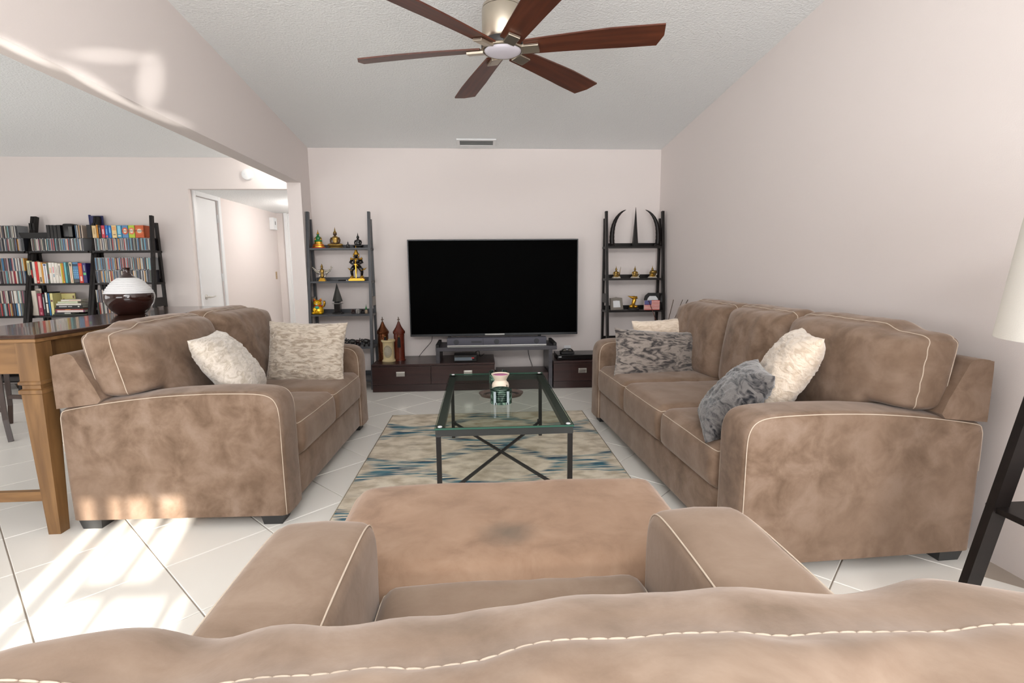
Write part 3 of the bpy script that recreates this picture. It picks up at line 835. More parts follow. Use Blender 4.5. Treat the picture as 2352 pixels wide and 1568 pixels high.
# ---------------------------------------------------------------- coffee table
cx0, cx1, cy0, cy1, cz = -.212, .415, 2.25, 3.46, .455
ct = thing('coffee_table', 'black steel coffee table with a clear glass top and crossed legs on the rug', 'coffee table', ((cx0+cx1)/2, (cy0+cy1)/2, .010))
hx, hy = (cx1-cx0)/2, (cy1-cy0)/2; ZT = cz-.010
gx, gy = hx+.003, hy+.003
gl = G()
gl.add([(-gx, -gy, ZT-.008), (gx, -gy, ZT-.008), (gx, gy, ZT-.008), (-gx, gy, ZT-.008), (-gx, -gy, ZT), (gx, -gy, ZT), (gx, gy, ZT), (-gx, gy, ZT)], [(3, 2, 1, 0), (4, 5, 6, 7)])
gl.mi = 1; gl.add([(-gx, -gy, ZT-.008), (gx, -gy, ZT-.008), (gx, gy, ZT-.008), (-gx, gy, ZT-.008), (-gx, -gy, ZT), (gx, -gy, ZT), (gx, gy, ZT), (-gx, gy, ZT)], [(0, 1, 5, 4), (1, 2, 6, 5), (2, 3, 7, 6), (3, 0, 4, 7)])
gl.build('glass_top', [M_glass, M_glassedge], ct, merge=True)
g = G()
for a, b2 in (((-hx, -hy), (hx, -hy)), ((-hx, hy), (hx, hy)), ((-hx, -hy), (-hx, hy)), ((hx, -hy), (hx, hy))):
    dx = 0.0125 if a[0] != b2[0] else 0
    A = Vector((a[0], a[1], ZT-.0245)); B2 = Vector((b2[0], b2[1], ZT-.0245))
    ins = Vector((-.0125 if a[0] > 0 and a[0] == b2[0] else (.0125 if a[0] == b2[0] else 0), -.0125 if a[1] > 0 and a[1] == b2[1] else (.0125 if a[1] == b2[1] else 0), 0))
    g.bar(A+ins*1.45-Vector((0, 0, .0005)), B2+ins*1.45-Vector((0, 0, .0005)), .030, .036, side=(0, 0, 1))
g.build('top_frame', plain('steel_with_reflection', srgb(74, 76, 75), .35, metal=.2), ct)  # lighter than the legs: glass reflection put into the frame colour
for sx in (-1, 1):
    for sy in (-1, 1):
        l = G().box((sx*(hx-.0125), sy*(hy-.0125), (ZT-.04)/2), (.022, .022, ZT-.04), .002).build('leg', M_steel_black, ct)
        G().lathe([(0, .003), (.009, .003), (.011, 0)], 12, (sx*(hx-.02), sy*(hy-.02), ZT)).build('glass_pad', M_photo, ct)
for s in (-1, 1):
    G().bar((-s*(hx-.0125), hy-.0125, .105+s*.004), (s*(hx-.0125), -hy+.0125, .105+s*.004), .020, .007, side=(1, 1, 0)).build('cross_stretcher', M_steel_black, ct)
    for sy in (-1, 1): G().box((s*(hx-.024), sy*(hy-.024), .105), (.02, .02, .03), .003).build('stretcher_bracket', M_steel_black, ct)

# things on the coffee table
ztop = cz+.0005
def onT(px, py): return PZ(px, py, ztop)
p = onT(1151, 908)
tray = thing('oval_tray', 'dark brown ridged oval tray on the glass table', 'tray', (p.x, p.y, ztop))
G().lathe([(0, .006), (.8, .006), (.86, .012), (.92, .018), (1.0, .020), (1.0, .016), (.9, .0), (0, 0)], 40, sx=.125, sy=.085).build('dish', M_darkbrown, tray, 40)
for k in (.70, .8): G().tube([(math.cos(a)*.125*k, math.sin(a)*.085*k, .0075) for a in [2*PI*i/40 for i in range(40)]], .0025, 5, closed=True).build('ridge', M_blackmat, tray, True)
def coaster_set(name, label, pos, rz, n, full):
    t = thing(name, label, 'coaster set', pos, rz)
    g = G(); R0, R1, H = .058, .047, .070
    gap = math.radians(38)
    N_ = 26; vs = []; fs = []
    for i in range(N_+1):
        a = -PI/2+gap + (2*PI-2*gap)*i/N_
        for r, z in ((R1, .012), (R1, H), (R0, H), (R0, 0), (R1, 0)):
            vs.append((r*math.cos(a), r*math.sin(a), z))
    for i in range(N_):
        for k in range(5): fs.append((i*5+k, (i+1)*5+k, (i+1)*5+(k+1) % 5, i*5+(k+1) % 5))
    fs.append(tuple(range(5))); fs.append(tuple(N_*5+k for k in reversed(range(5))))
    g.add(vs, fs); g.lathe([(0, .012), (R0-.001, .012), (R0-.001, 0), (0, 0)], 28)
    # flat face plate round the slot
    y_ = -R0*math.cos(gap)
    xg = R0*math.sin(gap)
    g.build('holder', M_marble, t, 35)
    g = G(); g.box((-xg+.001, y_-.001, H/2), (.013, .008, H), .001); g.box((xg-.001, y_-.001, H/2), (.013, .008, H), .001); g.box((0, y_-.001, .006), (2*xg, .008, .012), .001)
    g.build('slot_edge', plain('polished_edge', srgb(168, 182, 186), .2), t)
    for k in range(n):
        G().lathe([(0, 0), (.044, 0), (.045, .002), (.045, .006), (.044, .008), (0, .008)], 26, (0, 0, .014+k*.0112)).build('coaster', M_marble, t, 35)
    return t
p = onT(1152, 930)
coaster_set('coaster_holder', 'green marble coaster holder filled with coasters, nearest on the glass table', (p.x, p.y+.055, ztop), 0, 6, True)
p = onT(1145, 882)
coaster_set('coaster_holder', 'empty green marble holder at the back of the glass table', (p.x, p.y+.055, ztop), PI, 1, False)
p = onT(1150, 900)
wm = thing('wax_warmer', 'cream ceramic wax warmer with magenta wax, between the marble holders', 'wax warmer', (p.x, p.y+.02, ztop+.006))
G().lathe([(0, 0), (.040, 0), (.047, .012), (.050, .03), (.046, .045), (.036, .055), (.034, .062), (.042, .078), (.052, .094), (.053, .098), (.049, .097), (.036, .084), (0, .082)], 32).build('body', M_ivory, wm, 40)
G().lathe([(0, .0925), (.045, .0925), (.042, .086), (0, .086)], 28).build('wax', M_magenta, wm, True)
G().ell((.034, -.034, .032), (.004, .004, .008)).build('vent_hole', M_bronze, wm, True)

# ---------------------------------------------------------------- ceiling fan
FC = Vector((.13, 2.66, 2.228))
fan = thing('ceiling_fan', 'six-bladed ceiling fan with dark wood blades and satin nickel motor', 'ceiling fan', (FC.x, FC.y, ceil_z(FC.y)))
off = FC.z - ceil_z(FC.y)
G().lathe([(0, 0), (.065, 0), (.065, -.03), (.03, -.06), (.016, -.065), (0, -.065)], 24).build('canopy', M_nickel, fan, 40)
G().tube([(0, 0, -.03), (0, 0, off+.20)], .0135, 14).build('downrod', M_nickel, fan, True)
G().lathe([(.016, .215), (.022, .200), (.075, .195), (.094, .180), (.097, .165)], 40, (0, 0, off)).build('motor_cap', M_nickel, fan, 40)
G().lathe([(.097, .163), (.099, .160), (.099, .035), (.09, .02), (0, .02)], 40, (0, 0, off)).build('motor_housing', M_nickel, fan, 40)
G().lathe([(0, .02), (.10, .018), (.105, .0), (.098, -.018), (0, -.018)], 40, (0, 0, off)).build('hub', M_steel_black, fan, 40)
G().lathe([(.100, -.010), (.104, -.016), (.100, -.022), (.092, -.024), (.092, -.010)], 40, (0, 0, off)).build('light_ring', M_nickel, fan, 40)
G().lathe([(.091, -.018), (.088, -.024), (.07, -.031), (.04, -.035), (0, -.036)], 40, (0, 0, off)).build('light_lens', M_frost, fan, True)
blade_me = None
for k in range(6):
    a = math.radians(-14+60*k)
    g = G()
    n = 16; vs = []; fs = []
    for i in range(n+1):
        s = i/n; x = .105+.65*s
        wl = .050+.022*min(1, s*1.6); wr = .050+.018*min(1, s*1.4)
        xe0 = x; dz = .004*math.sin(PI*s)
        tipcut = .03 if i == n else 0
        for yy, xo in ((-wl, 0), (0, 0), (wr, -tipcut)):
            for hz in (-.0035, .0035): vs.append((x+xo, yy, dz+hz))
    def vi(i, j, h): return i*6+j*2+h
    for i in range(n):
        for j in range(2):
            fs.append((vi(i, j, 0), vi(i, j+1, 0), vi(i+1, j+1, 0), vi(i+1, j, 0))); fs.append((vi(i, j, 1), vi(i+1, j, 1), vi(i+1, j+1, 1), vi(i, j+1, 1)))
        fs.append((vi(i, 0, 0), vi(i+1, 0, 0), vi(i+1, 0, 1), vi(i, 0, 1))); fs.append((vi(i, 2, 0), vi(i, 2, 1), vi(i+1, 2, 1), vi(i+1, 2, 0)))
    for i in (0, n):
        for j in range(2): fs.append((vi(i, j, 0), vi(i, j, 1), vi(i, j+1, 1), vi(i, j+1, 0)))
    T_ = Tr(0, 0, off-.010) @ Rz(a) @ Matrix.Rotation(math.radians(-13), 4, 'X')
    g.add(vs, fs)
    bl = g.build('blade', M_fanwood, fan, 40); bl.matrix_local = T_
    br = G().box((.135, 0, -.010), (.085, .058, .014), .003).box((.10, 0, -.002), (.05, .04, .016), .003).build('blade_bracket', M_nickel, bl)

# ---------------------------------------------------------------- television wall
tvw = thing('television', 'large flat black television in front of the back wall', 'television', (.158, 5.21, .36))
TW, TH = 1.70, .962; tz = .49-.36
tp = PY(1135, 661, 5.19)
tvw.location = (tp.x, 5.21, .4232)
tz = tp.z-.4232
G().box((0, .012, tz), (TW-.03, .03, TH-.03)).build('rear_shell', M_black, tvw)
G().box((0, -.012, tz), (TW, .022, TH), .004).build('bezel', M_bezel, tvw)
G().box((0, -.0245, tz+.006), (TW-.022, .003, TH-.034)).build('screen', M_screen, tvw)
G().box((0, -.026, tz-TH/2+.012), (.20, .008, .014), .002).build('logo_bar', M_chrome, tvw)
for sx in (-.46, .46):
    G().box((sx, -.02, .006), (.05, .15, .012), .003).box((sx, .01, (tz-TH/2)/2+.01), (.03, .03, tz-TH/2+.02)).build('stand_foot', M_black, tvw)
# bench: two low drawer units, the plinth between them and the raised bridge
CF = 4.885
def low_unit(name, label, x0, x1, splits):
    t = thing(name, label, 'cabinet', ((x0+x1)/2, CF+.245, 0))
    w = x1-x0
    G().box((0, .01, .13), (w-.004, .47, .252)).build('body', M_espresso, t)
    G().box((0, 0, .261), (w, .49, .018), .002).build('top', M_espresso, t)
    G().box((0, -.232, .036), (w-.004, .016, .068), .001).build('plinth', M_espresso, t)
    n = len(splits)
    for k, (a0, a1, hp_) in enumerate(splits):
        c = (a0+a1)/2-(x0+x1)/2
        dr = G().box((c, -.234, .160), (a1-a0-.006, .018, .176), .0015).build('drawer', M_espresso, t)
        hx_ = hp_-(x0+x1)/2
        g = G().box((hx_, -.2445, .175), (.082, .004, .046), .001)
        g.box((hx_, -.250, .186), (.064, .012, .014), .003); g.box((hx_-.036, -.249, .172), (.008, .010, .038), .002); g.box((hx_+.036, -.249, .172), (.008, .010, .038), .002)
        g.build('handle', M_chrome, dr)
    return t
xa = PY(990, 860, CF).x
low_unit('low_cabinet', 'espresso two-drawer low cabinet under the left of the television', -1.045, .131, [(-1.045, xa, PY(920, 860, CF).x), (xa, .131, PY(1075, 856, CF).x)])
low_unit('low_cabinet', 'espresso single-drawer low cabinet beside the far end of the right sofa', .70, 1.25, [(.70, 1.25, PY(1338, 852, CF).x)])
tag(G().box((.40, CF+.16, .082), (.50, .32, .164), .002).build('plinth_shelf', M_espresso), 'low espresso plinth on the floor between the two cabinets', 'shelf')
bt = thing('bridge_shelf', 'dark raised bridge shelf holding the soundbar under the television', 'shelf', (.13, CF-.002, 0))
bx0, bx1 = -.433, .735
G().box((( bx0+bx1)/2-.13, .20, .405), (bx1-bx0, .40, .036), .002).build('top', M_bridge, bt)
G().box((bx0+.02-.13, .20, (.387+.272)/2), (.036, .40, .387-.272), .001).build('leg_panel', M_bridge, bt)
G().box((.672-.13, .20, .1935), (.036, .40, .387), .001).build('leg_panel', M_bridge, bt)
for sx in (bx0+.015, bx1-.015): G().box((sx-.13, .21, .436), (.03, .38, .026), .001).build('side_lip', M_blackmat, bt)
sb = thing('soundbar', 'long grey soundbar on the bridge shelf', 'soundbar', (.157, 4.99, .4235))
sl = .485
G().box((0, 0, .042), (2*sl, .085, .076), .008).build('body', M_sb, sb, 40)
G().box((0, -.043, .006), (2*sl-.004, .006, .008), .001).build('trim_strip', M_chrome, sb)
for c in (-.395, -.005, .385): G().lathe([(0, .003), (.012, .003), (.026, .002), (.026, 0)], 24, T=Tr(c, -.0425, .042) @ R90).build('driver', M_sb_d, sb)
for c in (-.135, .13): G().box((c, -.0425, .042), (.006, .003, .07)).build('divider', M_sb_d, sb)
G().box((-.20, -.0435, .042), (.10, .003, .018)).build('display', M_sb_d, sb)
cb = thing('cable_box', 'small black cable box with a red clock display under the bridge shelf', 'cable box', (PZ(1069, 832, .271).x, PZ(1069, 832, .271).y+.11, .2705))
G().box((0, 0, .034), (.225, .18, .064), .006).build('case', M_black, cb)
G().box((-.02, -.091, .032), (.17, .003, .03)).build('display', M_display, cb)
G().box((.072, -.093, .040), (.026, .002, .010)).build('clock_digits', M_led, cb)
for sx in (-.09, .09): G().box((sx, 0, .001), (.02, .15, .003)).build('foot', M_blackmat, cb)
dp = thing('disc_player', 'slim black disc player on the right low cabinet', 'disc player', (.965, CF+.20, .2705))
G().box((0, 0, .026), (.43, .26, .046), .003).build('case', M_black, dp)
G().box((0, -.131, .026), (.425, .003, .040), .001).build('front_panel', M_ebony, dp)
G().box((-.19, -.1335, .030), (.03, .002, .006)).build('badge', M_photo, dp)
G().box((.17, -.1335, .026), (.022, .002, .006)).build('status_light', plain('amber_led', srgb(200, 130, 40), .4), dp)
for sx in (-.17, .17): G().box((sx, 0, .002), (.03, .2, .004)).build('foot', M_blackmat, dp)
gd = thing('game_controller_dock', 'small black gadget tray lying on the disc player', 'gadget', (.86, CF+.16, .320))
G().box((0, 0, .012), (.13, .12, .022), .004).build('tray', M_blackmat, gd)
G().tube([(-.06, -.02, .026), (-.03, -.02, .05), (.03, -.02, .05), (.06, -.02, .026)], .005, 6).build('band', M_black, gd, True)
G().ell((-.03, .01, .033), (.025, .022, .014)).build('pad', M_pewter, gd, True); G().ell((.035, .01, .033), (.025, .022, .014)).build('pad', M_pewter, gd, True)
def cord(label, pts, r=.003, k=6):
    path = smooth_path([Vector(p) for p in pts], k)
    return tag(G().tube(path, r, 6).build('power_cord', M_black, None, True), label, 'cord', 'cords behind the television')
def sm3(pts): return pts
def cord3(label, pts, r=.003):
    V = [Vector(p) for p in pts]; out = []
    for i in range(len(V)-1):
        p0, p1, p2, p3 = V[max(i-1, 0)], V[i], V[i+1], V[min(i+2, len(V)-1)]
        for j in range(6):
            t_ = j/6; out.append(0.5*((2*p1)+(p2-p0)*t_+(2*p0-5*p1+4*p2-p3)*t_*t_+(3*p1-p0-3*p2+p3)*t_**3))
    out.append(V[-1])
    return tag(G().tube(out, r, 6).build('power_cord', M_black, None, True), label, 'cord')
cord3('thin black cord hanging from the television to the left cabinet', [PY(993, 772, 5.28), PY(990, 785, 5.30), PY(972, 806, 5.31), PY(962, 819, 5.30)])
cord3('black cord hanging down the wall right of the bridge opening', [PY(1212, 796, 5.33), PY(1216, 820, 5.34), PY(1222, 838, 5.34), PY(1226, 862, 5.34)])
cord3('black cord looping up behind the cable box', [PY(1085, 816, 5.12), PY(1093, 808, 5.16), PY(1100, 806, 5.2), PY(1103, 818, 5.22), PY(1112, 812, 5.3)], .0035)
cord3('thick black cord drooping past the end of the left cabinet', [PY(1128, 838, 5.30), PY(1133, 846, 5.30), PY(1140, 853, 5.30), PY(1150, 862, 5.30)], .005)
# canisters and stone pot on the left cabinet
def canister(label, pos, body, rz):
    t = thing('lantern_canister', label, 'canister', pos, rz)
    G().lathe([(0, 0), (.058, 0), (.058, .012), (.052, .016), (.052, .275), (0, .275)], 28).build('body', body, t, 40)
    lid = G().lathe([(.057, .268), (.060, .272), (.060, .292), (.056, .296), (.045, .312), (.030, .335), (.018, .362), (.010, .385), (0, .385)], 28).build('lid', body, t, 40)
    g = G().tube([(0, 0, .38), (0, 0, .432)], .003, 8); g.ell((0, 0, .408), (.009, .006, .006)); g.tube([(-.014, 0, .407), (.014, 0, .407)], .0035, 6); g.lathe([(.006, .418), (.0, .440)], 8); g.lathe([(.008, .385), (.004, .39), (.008, .396), (.003, .40)], 10)
    g.build('finial', M_bronze, lid, True)
    g = G().lathe([(0, 0), (.016, .004), (.014, .06), (.009, .098), (.005, .105), (0, .106)], 12, (0, -.062, .135)); g.build('tassel', M_tassel, t, True)
    G().lathe([(.006, 0), (.010, .004), (.006, .010)], 10, (0, -.062, .240)).build('tassel_band', M_gold2, t, True)
    return t
p = PZ(880, 829, .270); canister('hammered copper canister with a pointed lid beside the shelf ladder', (p.x, p.y+.05, .2705), M_copper, .5)
p = PZ(917, 829, .270); canister('red lacquered canister with a pointed lid nearer the television', (p.x, p.y+.05, .2705), M_redwood, .1)
p = PZ(895, 828, .270)
sp_ = thing('stone_pot', 'aged cream stone pot with an oval medallion in front of the canisters', 'pot', (p.x, p.y-.035, .2705))
G().lathe([(0, 0), (.064, 0), (.066, .010), (.058, .020), (.054, .028), (.054, .180), (.060, .192), (.068, .200), (.068, .214), (.060, .216), (.050, .205), (.048, .05), (0, .05)], 36).build('body', M_stone, sp_, 40)
for k, (rx_, rz_, r_) in enumerate(((.036, .058, .004), (.028, .048, .0025))):
    G().tube([(rx_*math.cos(a), -math.sqrt(max(.0001, .0555**2-(rx_*math.cos(a))**2)), .105+rz_*math.sin(a)) for a in [2*PI*i/36 for i in range(36)]], r_, 6, closed=True).build('medallion_ring', M_stone_g, sp_, True)
g = G(); vs = []; fs = []
for i in range(9):
    for j in range(9):
        u_, v_ = -1+i/4, -1+j/4
        s_ = math.sqrt(max(1-v_*v_, 0)); xx = .028*u_*s_; vs.append((xx, -math.sqrt(.0572**2-xx*xx)-.001*(1-u_*u_), .105+.047*v_))
for i in range(8):
    for j in range(8): fs.append((i*9+j, i*9+j+1, (i+1)*9+j+1, (i+1)*9+j))
g.add(vs, fs); g.build('medallion', M_stone_g, sp_, True)

# ---------------------------------------------------------------- ladder shelves
SHELF_Z = (.10, .42, .74, 1.06, 1.38)
def ladder_shelf(label, x0, x1, wall_y, mat, group='leaning ladder shelves', inner=()):
    w = x1-x0
    t = thing('ladder_shelf', label, 'shelf', ((x0+x1)/2, wall_y, 0), 0, group)
    hw = w/2
    front = lambda z: -.16 - (1.72-z)*.105          # leaning front rail, y at height z
    for s in (-1, 1):
        xx = s*(hw-.0125)
        fr_ = (lambda z: -.06-(1.72-z)*.24) if s in inner else front
        G().bar((xx, fr_(0), 0), (xx, fr_(1.725), 1.725), .025, .038, side=(1, 0, 0)).build('front_rail', mat, t)
        G().bar((xx-s*.001, -.055, 0), (xx-s*.001, -.095, 1.66), .022, .034, side=(1, 0, 0)).build('rear_rail', mat, t)
        G().box((xx, (front(.86)-.075)/2, .86), (.024, abs(front(.86)+.075), .09), .001).build('spacer_block', M_pewter if mat is M_ladder_grey else mat, t)
        for z in SHELF_Z:
            G().box((xx, (front(z)-.06)/2, z-.012), (.02, abs(front(z)+.06), .022)).build('cross_rail', mat, t)
            G().lathe([(0, .003), (.005, .003), (.006, 0)], 8, T=Tr(xx+s*.0125, front(z), z-.010) @ Matrix.Rotation(s*PI/2, 4, 'Y')).build('bolt', M_blackmat, t)
    for z in SHELF_Z:
        yf = front(z)-.014
        sh = G().box((0, (yf-.045)/2, z-.009), (w-.05, abs(yf+.045), .018), .001).build('shelf_board', mat, t)
        G().box((0, -.050, z+.018), (w-.05, .012, .036)).build('back_lip', mat, sh)
    return t
M_ladder_grey = plain('charcoal_ladder', srgb(66, 68, 72), .4, spec=.5)
LX0, LX1 = -1.662, -1.055
ladder_shelf('charcoal ladder shelf of gilt statues beside the hall column', LX0, LX1, YB-.02, M_ladder_grey)
RX0, RX1 = 1.262, 1.862
ladder_shelf('black ladder shelf with horns on top in the right corner', RX0, RX1, YB-.02, M_black_wood)
BW = .605
BX = [-3.272-BW*(k+1) for k in range(3)]
ladder_shelf('black ladder bookcase nearest the hall, with the boxed sets on top', BX[0]+.002, BX[0]+BW-.002, YD-.01, M_black_wood, inner=(-1,))
ladder_shelf('black ladder bookcase in the middle, holding upright and stacked books', BX[1]+.002, BX[1]+BW-.002, YD-.01, M_black_wood, inner=(-1, 1))
ladder_shelf('black ladder bookcase cut by the left edge of the picture', BX[2]+.002, BX[2]+BW-.002, YD-.01, M_black_wood, inner=(-1, 1))

# ---------------------------------------------------------------- discs and books on the bookcases
PAL = [(60, 56, 60), (200, 196, 188), (150, 144, 140), (40, 40, 46), (186, 62, 58), (120, 112, 106), (222, 214, 196), (90, 84, 92), (52, 122, 168),
       (206, 150, 74), (174, 168, 164), (70, 60, 66), (150, 84, 100), (216, 216, 214), (58, 84, 110), (104, 70, 60), (120, 170, 176), (30, 30, 34), (198, 180, 164), (84, 96, 78)]
CNAME = ['charcoal', 'pale grey', 'mid grey', 'near-black', 'red', 'taupe', 'ivory', 'dusky purple', 'sky blue', 'orange', 'silver grey', 'dark plum', 'rose', 'white', 'slate blue', 'rust brown', 'turquoise', 'black', 'beige', 'olive green']
M_pal = [plain('case_spine_%d' % i, srgb(*c), .3, spec=.5) for i, c in enumerate(PAL)]
M_case = plain('clear_jewel_case', srgb(150, 152, 154), .15)
cd_me = []
for i in range(len(PAL)):
    g = G(); g.mi = 0
    g.box((0, .0615, .0620), (.0094, .123, .124)); g.mi = 1
    g.box((0, -.0005, .0620), (.0070, .001, .112))
    me_o = g.build('cd_tmp', [M_case if i % 3 else M_pal[3], M_pal[i]]); cd_me.append(me_o.data); bpy.data.objects.remove(me_o)
cd_budget = [0]
cd_rest = G()
def cd_row(x0, x1, y, z, where, tilt=0.0):
    x = x0
    while x < x1-.009:
        i = random.randrange(len(PAL)); h = random.choice((1, 1, 1, .985, 1.0))
        dy = random.uniform(-.004, .004)
        if cd_budget[0] < 296:
            o = bpy.data.objects.new('disc_case', cd_me[i]); COL.objects.link(o)
            o.location = (x+.005, y+dy, z+.0004); o.scale = (1, 1, h); tag(o, CNAME[i]+' disc case in the '+where, 'disc case', 'discs in the '+where)
            cd_budget[0] += 1
        else:
            cd_rest.mi = i
            cd_rest.box((x+.005, y+dy+.0615, z+.0625), (.0094, .123, .124))
        x += .0101 + (0.004 if random.random() < .06 else 0)
def fy(z): return YD-.01-.16-(1.72-z)*.105+.012
CDH = .1262
b0, b1, b2 = BX
rowsA = [
 (b0+.03, b0+BW-.03, 1.38, 'top row of the hall-side bookcase'),
 (b1+.03, b1+BW-.07, 1.38, 'top row of the middle bookcase'),
 (b0+.03, b0+BW-.03, 1.06+CDH, 'second row of the hall-side bookcase'),
 (b0+.03, b0+BW-.03, 1.06, 'third row of the hall-side bookcase'),
]
for x0, x1, z, wv in rowsA: cd_row(x0, x1, fy(1.38 if z > 1.37 else 1.06), z, wv)
xl = BX[2]+BW-.03; xl0 = xl-.27
cd_row(xl0, xl, fy(1.38), 1.38, 'top row of the leftmost bookcase')
cd_row(xl0, xl-.05, fy(1.38), 1.38+CDH, 'stacked row above the leftmost bookcase')
# beyond three hundred: the remaining rows as one object
cd_budget[0] = 10**6
cd_row(xl0, xl, fy(1.06), 1.06, ''); cd_row(xl0, xl, fy(1.06), 1.06+CDH, '')
cd_row(xl0, xl, fy(.74), .74, ''); cd_row(xl0, xl, fy(.74), .74+CDH, '')
cd_row(b0+.03, b0+BW-.03, fy(.74), .74, ''); cd_row(b0+.03, b0+.30, fy(.74), .74+CDH, '')
cd_row(b1+BW-.14, b1+BW-.07, fy(1.38), 1.38+CDH, '')
o = cd_rest.build('disc_cases', M_pal); o['kind'] = 'stuff'; o['label'] = 'remaining rows of thin disc cases on the lower boards of the bookcases'; o['category'] = 'disc cases'

M_page = plain('book_pages', srgb(222, 216, 200), .8)
bk_cache = {}
def bmat(c, rough=.45):
    if c not in bk_cache: bk_cache[c] = plain('book_cover_%d_%d_%d' % c, srgb(*c), rough)
    return bk_cache[c]
def text_mesh(s, size, mat, parent, T, ext=.0004):
    cu = bpy.data.curves.new('lettering', 'FONT'); cu.body = s; cu.size = size; cu.align_x = 'CENTER'; cu.align_y = 'CENTER'; cu.extrude = ext
    tmp = bpy.data.objects.new('tmp', cu); COL.objects.link(tmp)
    me = bpy.data.meshes.new_from_object(tmp.evaluated_get(bpy.context.evaluated_depsgraph_get()))
    bpy.data.objects.remove(tmp)
    me.materials.clear(); me.materials.append(mat)
    o = bpy.data.objects.new('lettering', me); COL.objects.link(o); o.parent = parent; o.matrix_local = T
    return o
def book(label, x, y, z, th, h, dp, col, marks=None, lean=0.0, flat=False, group='books on the middle bookcase', rz=0.0):
    """spine faces -Y; x is the left edge; flat books lie with the spine forward"""
    t = thing('book', label, 'book', (x+(th/2 if not flat else dp/2), y, z), rz, group)
    T = Matrix.Rotation(lean, 4, 'Y')
    if not flat:
        G().box((0, .003, h/2), (th, .006, h), .0015, T).box((-th/2+.0012, dp/2, h/2), (.0024, dp, h), T=T).box((th/2-.0012, dp/2, h/2), (.0024, dp, h), T=T).build('cover', bmat(col), t)
        G().box((0, dp/2+.002, h/2), (th-.005, dp-.008, h-.008), T=T).build('pages', M_page, t)
        for mk in (marks or []):
            c, z0, z1, wf = mk
            G().box((0, -.0006, h*(z0+z1)/2), (th*wf, .001, h*(z1-z0)), T=T).build('spine_print', bmat(c), t)
    else:
        # dp: width along x, h: depth along y, th: thickness
        G().box((0, .003, th/2), (dp, .006, th), .001).box((0, h/2, .0012), (dp, h, .0024)).box((0, h/2, th-.0012), (dp, h, .0024)).build('cover', bmat(col), t)
        G().box((0, h/2+.002, th/2), (dp-.008, h-.008, th-.005)).build('pages', M_page, t)
        for mk in (marks or []):
            c, z0, z1, wf = mk
            G().box((dp*((z0+z1)/2-.5), -.0006, th/2), (dp*(z1-z0), .001, th*wf)).build('spine_print', bmat(c), t)
    return t
def px2x(px, Y): return PY(px, 620, Y).x
# middle bookcase, second board
z = 1.0604; yf = fy(1.06)
def pxw(a, b_, Y, row): pa = PY(a, row, Y); pb = PY(b_, row, Y); return pa.x, pb.x-pa.x
books2 = [  # px left, px right (at the foot), height m, colour, label, marks
 (66, 73, .225, (226, 224, 178), 'pale yellow book with grey lettering, at the left of the upright row', [((140, 140, 132), .2, .9, .5), ((226, 150, 70), .04, .10, .5)]),
 (73, 78, .215, (30, 28, 30), 'black book with red blocks on its spine in the upright row', [((200, 40, 36), .25, .62, .5)]),
 (78, 84.5, .215, (232, 226, 214), 'white book beside the red one in the upright row', [((200, 196, 190), .3, .7, .4)]),
 (84.5, 91, .215, (222, 44, 34), 'bright red book in the upright row', [((240, 180, 160), .05, .12, .5)]),
 (91, 98, .212, (238, 218, 186), 'cream book with a dark figure on its spine in the upright row', [((96, 80, 66), .08, .30, .4)]),
 (98, 102, .205, (230, 160, 62), 'thin orange book in the upright row', None),
 (102, 111, .195, (236, 236, 236), 'white book with purple edges in the upright row', [((92, 70, 130), .02, .98, .12), ((60, 90, 150), .9, .97, .6)]),
 (111, 115, .205, (96, 110, 90), 'narrow green and maroon patterned book in the upright row', [((120, 50, 50), .2, .45, .7)]),
 (115, 122, .205, (240, 234, 224), 'white book with an orange patch in the upright row', [((236, 196, 160), .5, .75, .5)]),
 (122, 129, .205, (244, 238, 228), 'white book with pink and blue lettering in the upright row', [((226, 140, 150), .5, .8, .3), ((120, 150, 170), .3, .45, .3)]),
 (129, 136, .200, (240, 234, 222), 'plain off-white book in the upright row', [((170, 150, 140), .4, .8, .15)]),
 (136, 143, .195, (238, 230, 216), 'off-white book with a grey title in the upright row', [((120, 116, 110), .35, .9, .25)]),
 (143, 145.5, .195, (240, 226, 40), 'thin yellow book in the upright row', None),
 (145.5, 150, .198, (206, 132, 40), 'ochre book in the upright row', [((240, 190, 60), .03, .1, .7)]),
 (150, 156.5, .208, (64, 150, 160), 'teal book with a pale edge in the upright row', [((150, 220, 214), .03, .97, .25)]),
 (156.5, 162, .208, (36, 84, 82), 'dark green book in the upright row', [((80, 130, 120), .4, .8, .3)]),
 (162, 169, .205, (240, 228, 196), 'cream book with a red edge in the upright row', [((214, 80, 60), .03, .97, .14), ((60, 60, 60), .82, .95, .4)]),
 (183, 192, .198, (226, 60, 40), 'red book with an orange panel in the upright row', [((216, 110, 30), .4, .85, .7), ((240, 200, 190), .1, .34, .5)]),
 (192, 201, .198, (52, 44, 110), 'purple book with a green sticker, at the right of the upright row', [((110, 200, 130), .40, .52, .7), ((150, 160, 170), .6, .9, .3)]),
]
for a, b_, h, c, lb, mk in books2:
    x, w = pxw(a, b_, yf, 643)
    book(lb, x+.0008, yf, z, w-.0016, h, .135, c, mk)
# blue multi-button remote box between the cream and red books
x, w = pxw(169, 183, yf, 640)
t = thing('desk_phone', 'blue keypad handset standing among the upright books', 'phone', (x+w/2, yf, z))
G().box((0, .02, .105), (w-.004, .04, .205), .006).build('case', bmat((84, 136, 176)), t)
G().box((0, -.001, .022), (w-.008, .004, .036), .002).build('base_pad', M_black, t)
G().box((0, -.001, .178), (w-.012, .003, .022)).build('display', bmat((40, 60, 84)), t)
for r_ in range(4):
    for q_ in range(3): G().box((-.018+q_*.018, -.001, .06+r_*.022), (.012, .003, .012), .001).build('key', bmat((130, 180, 214)), t)
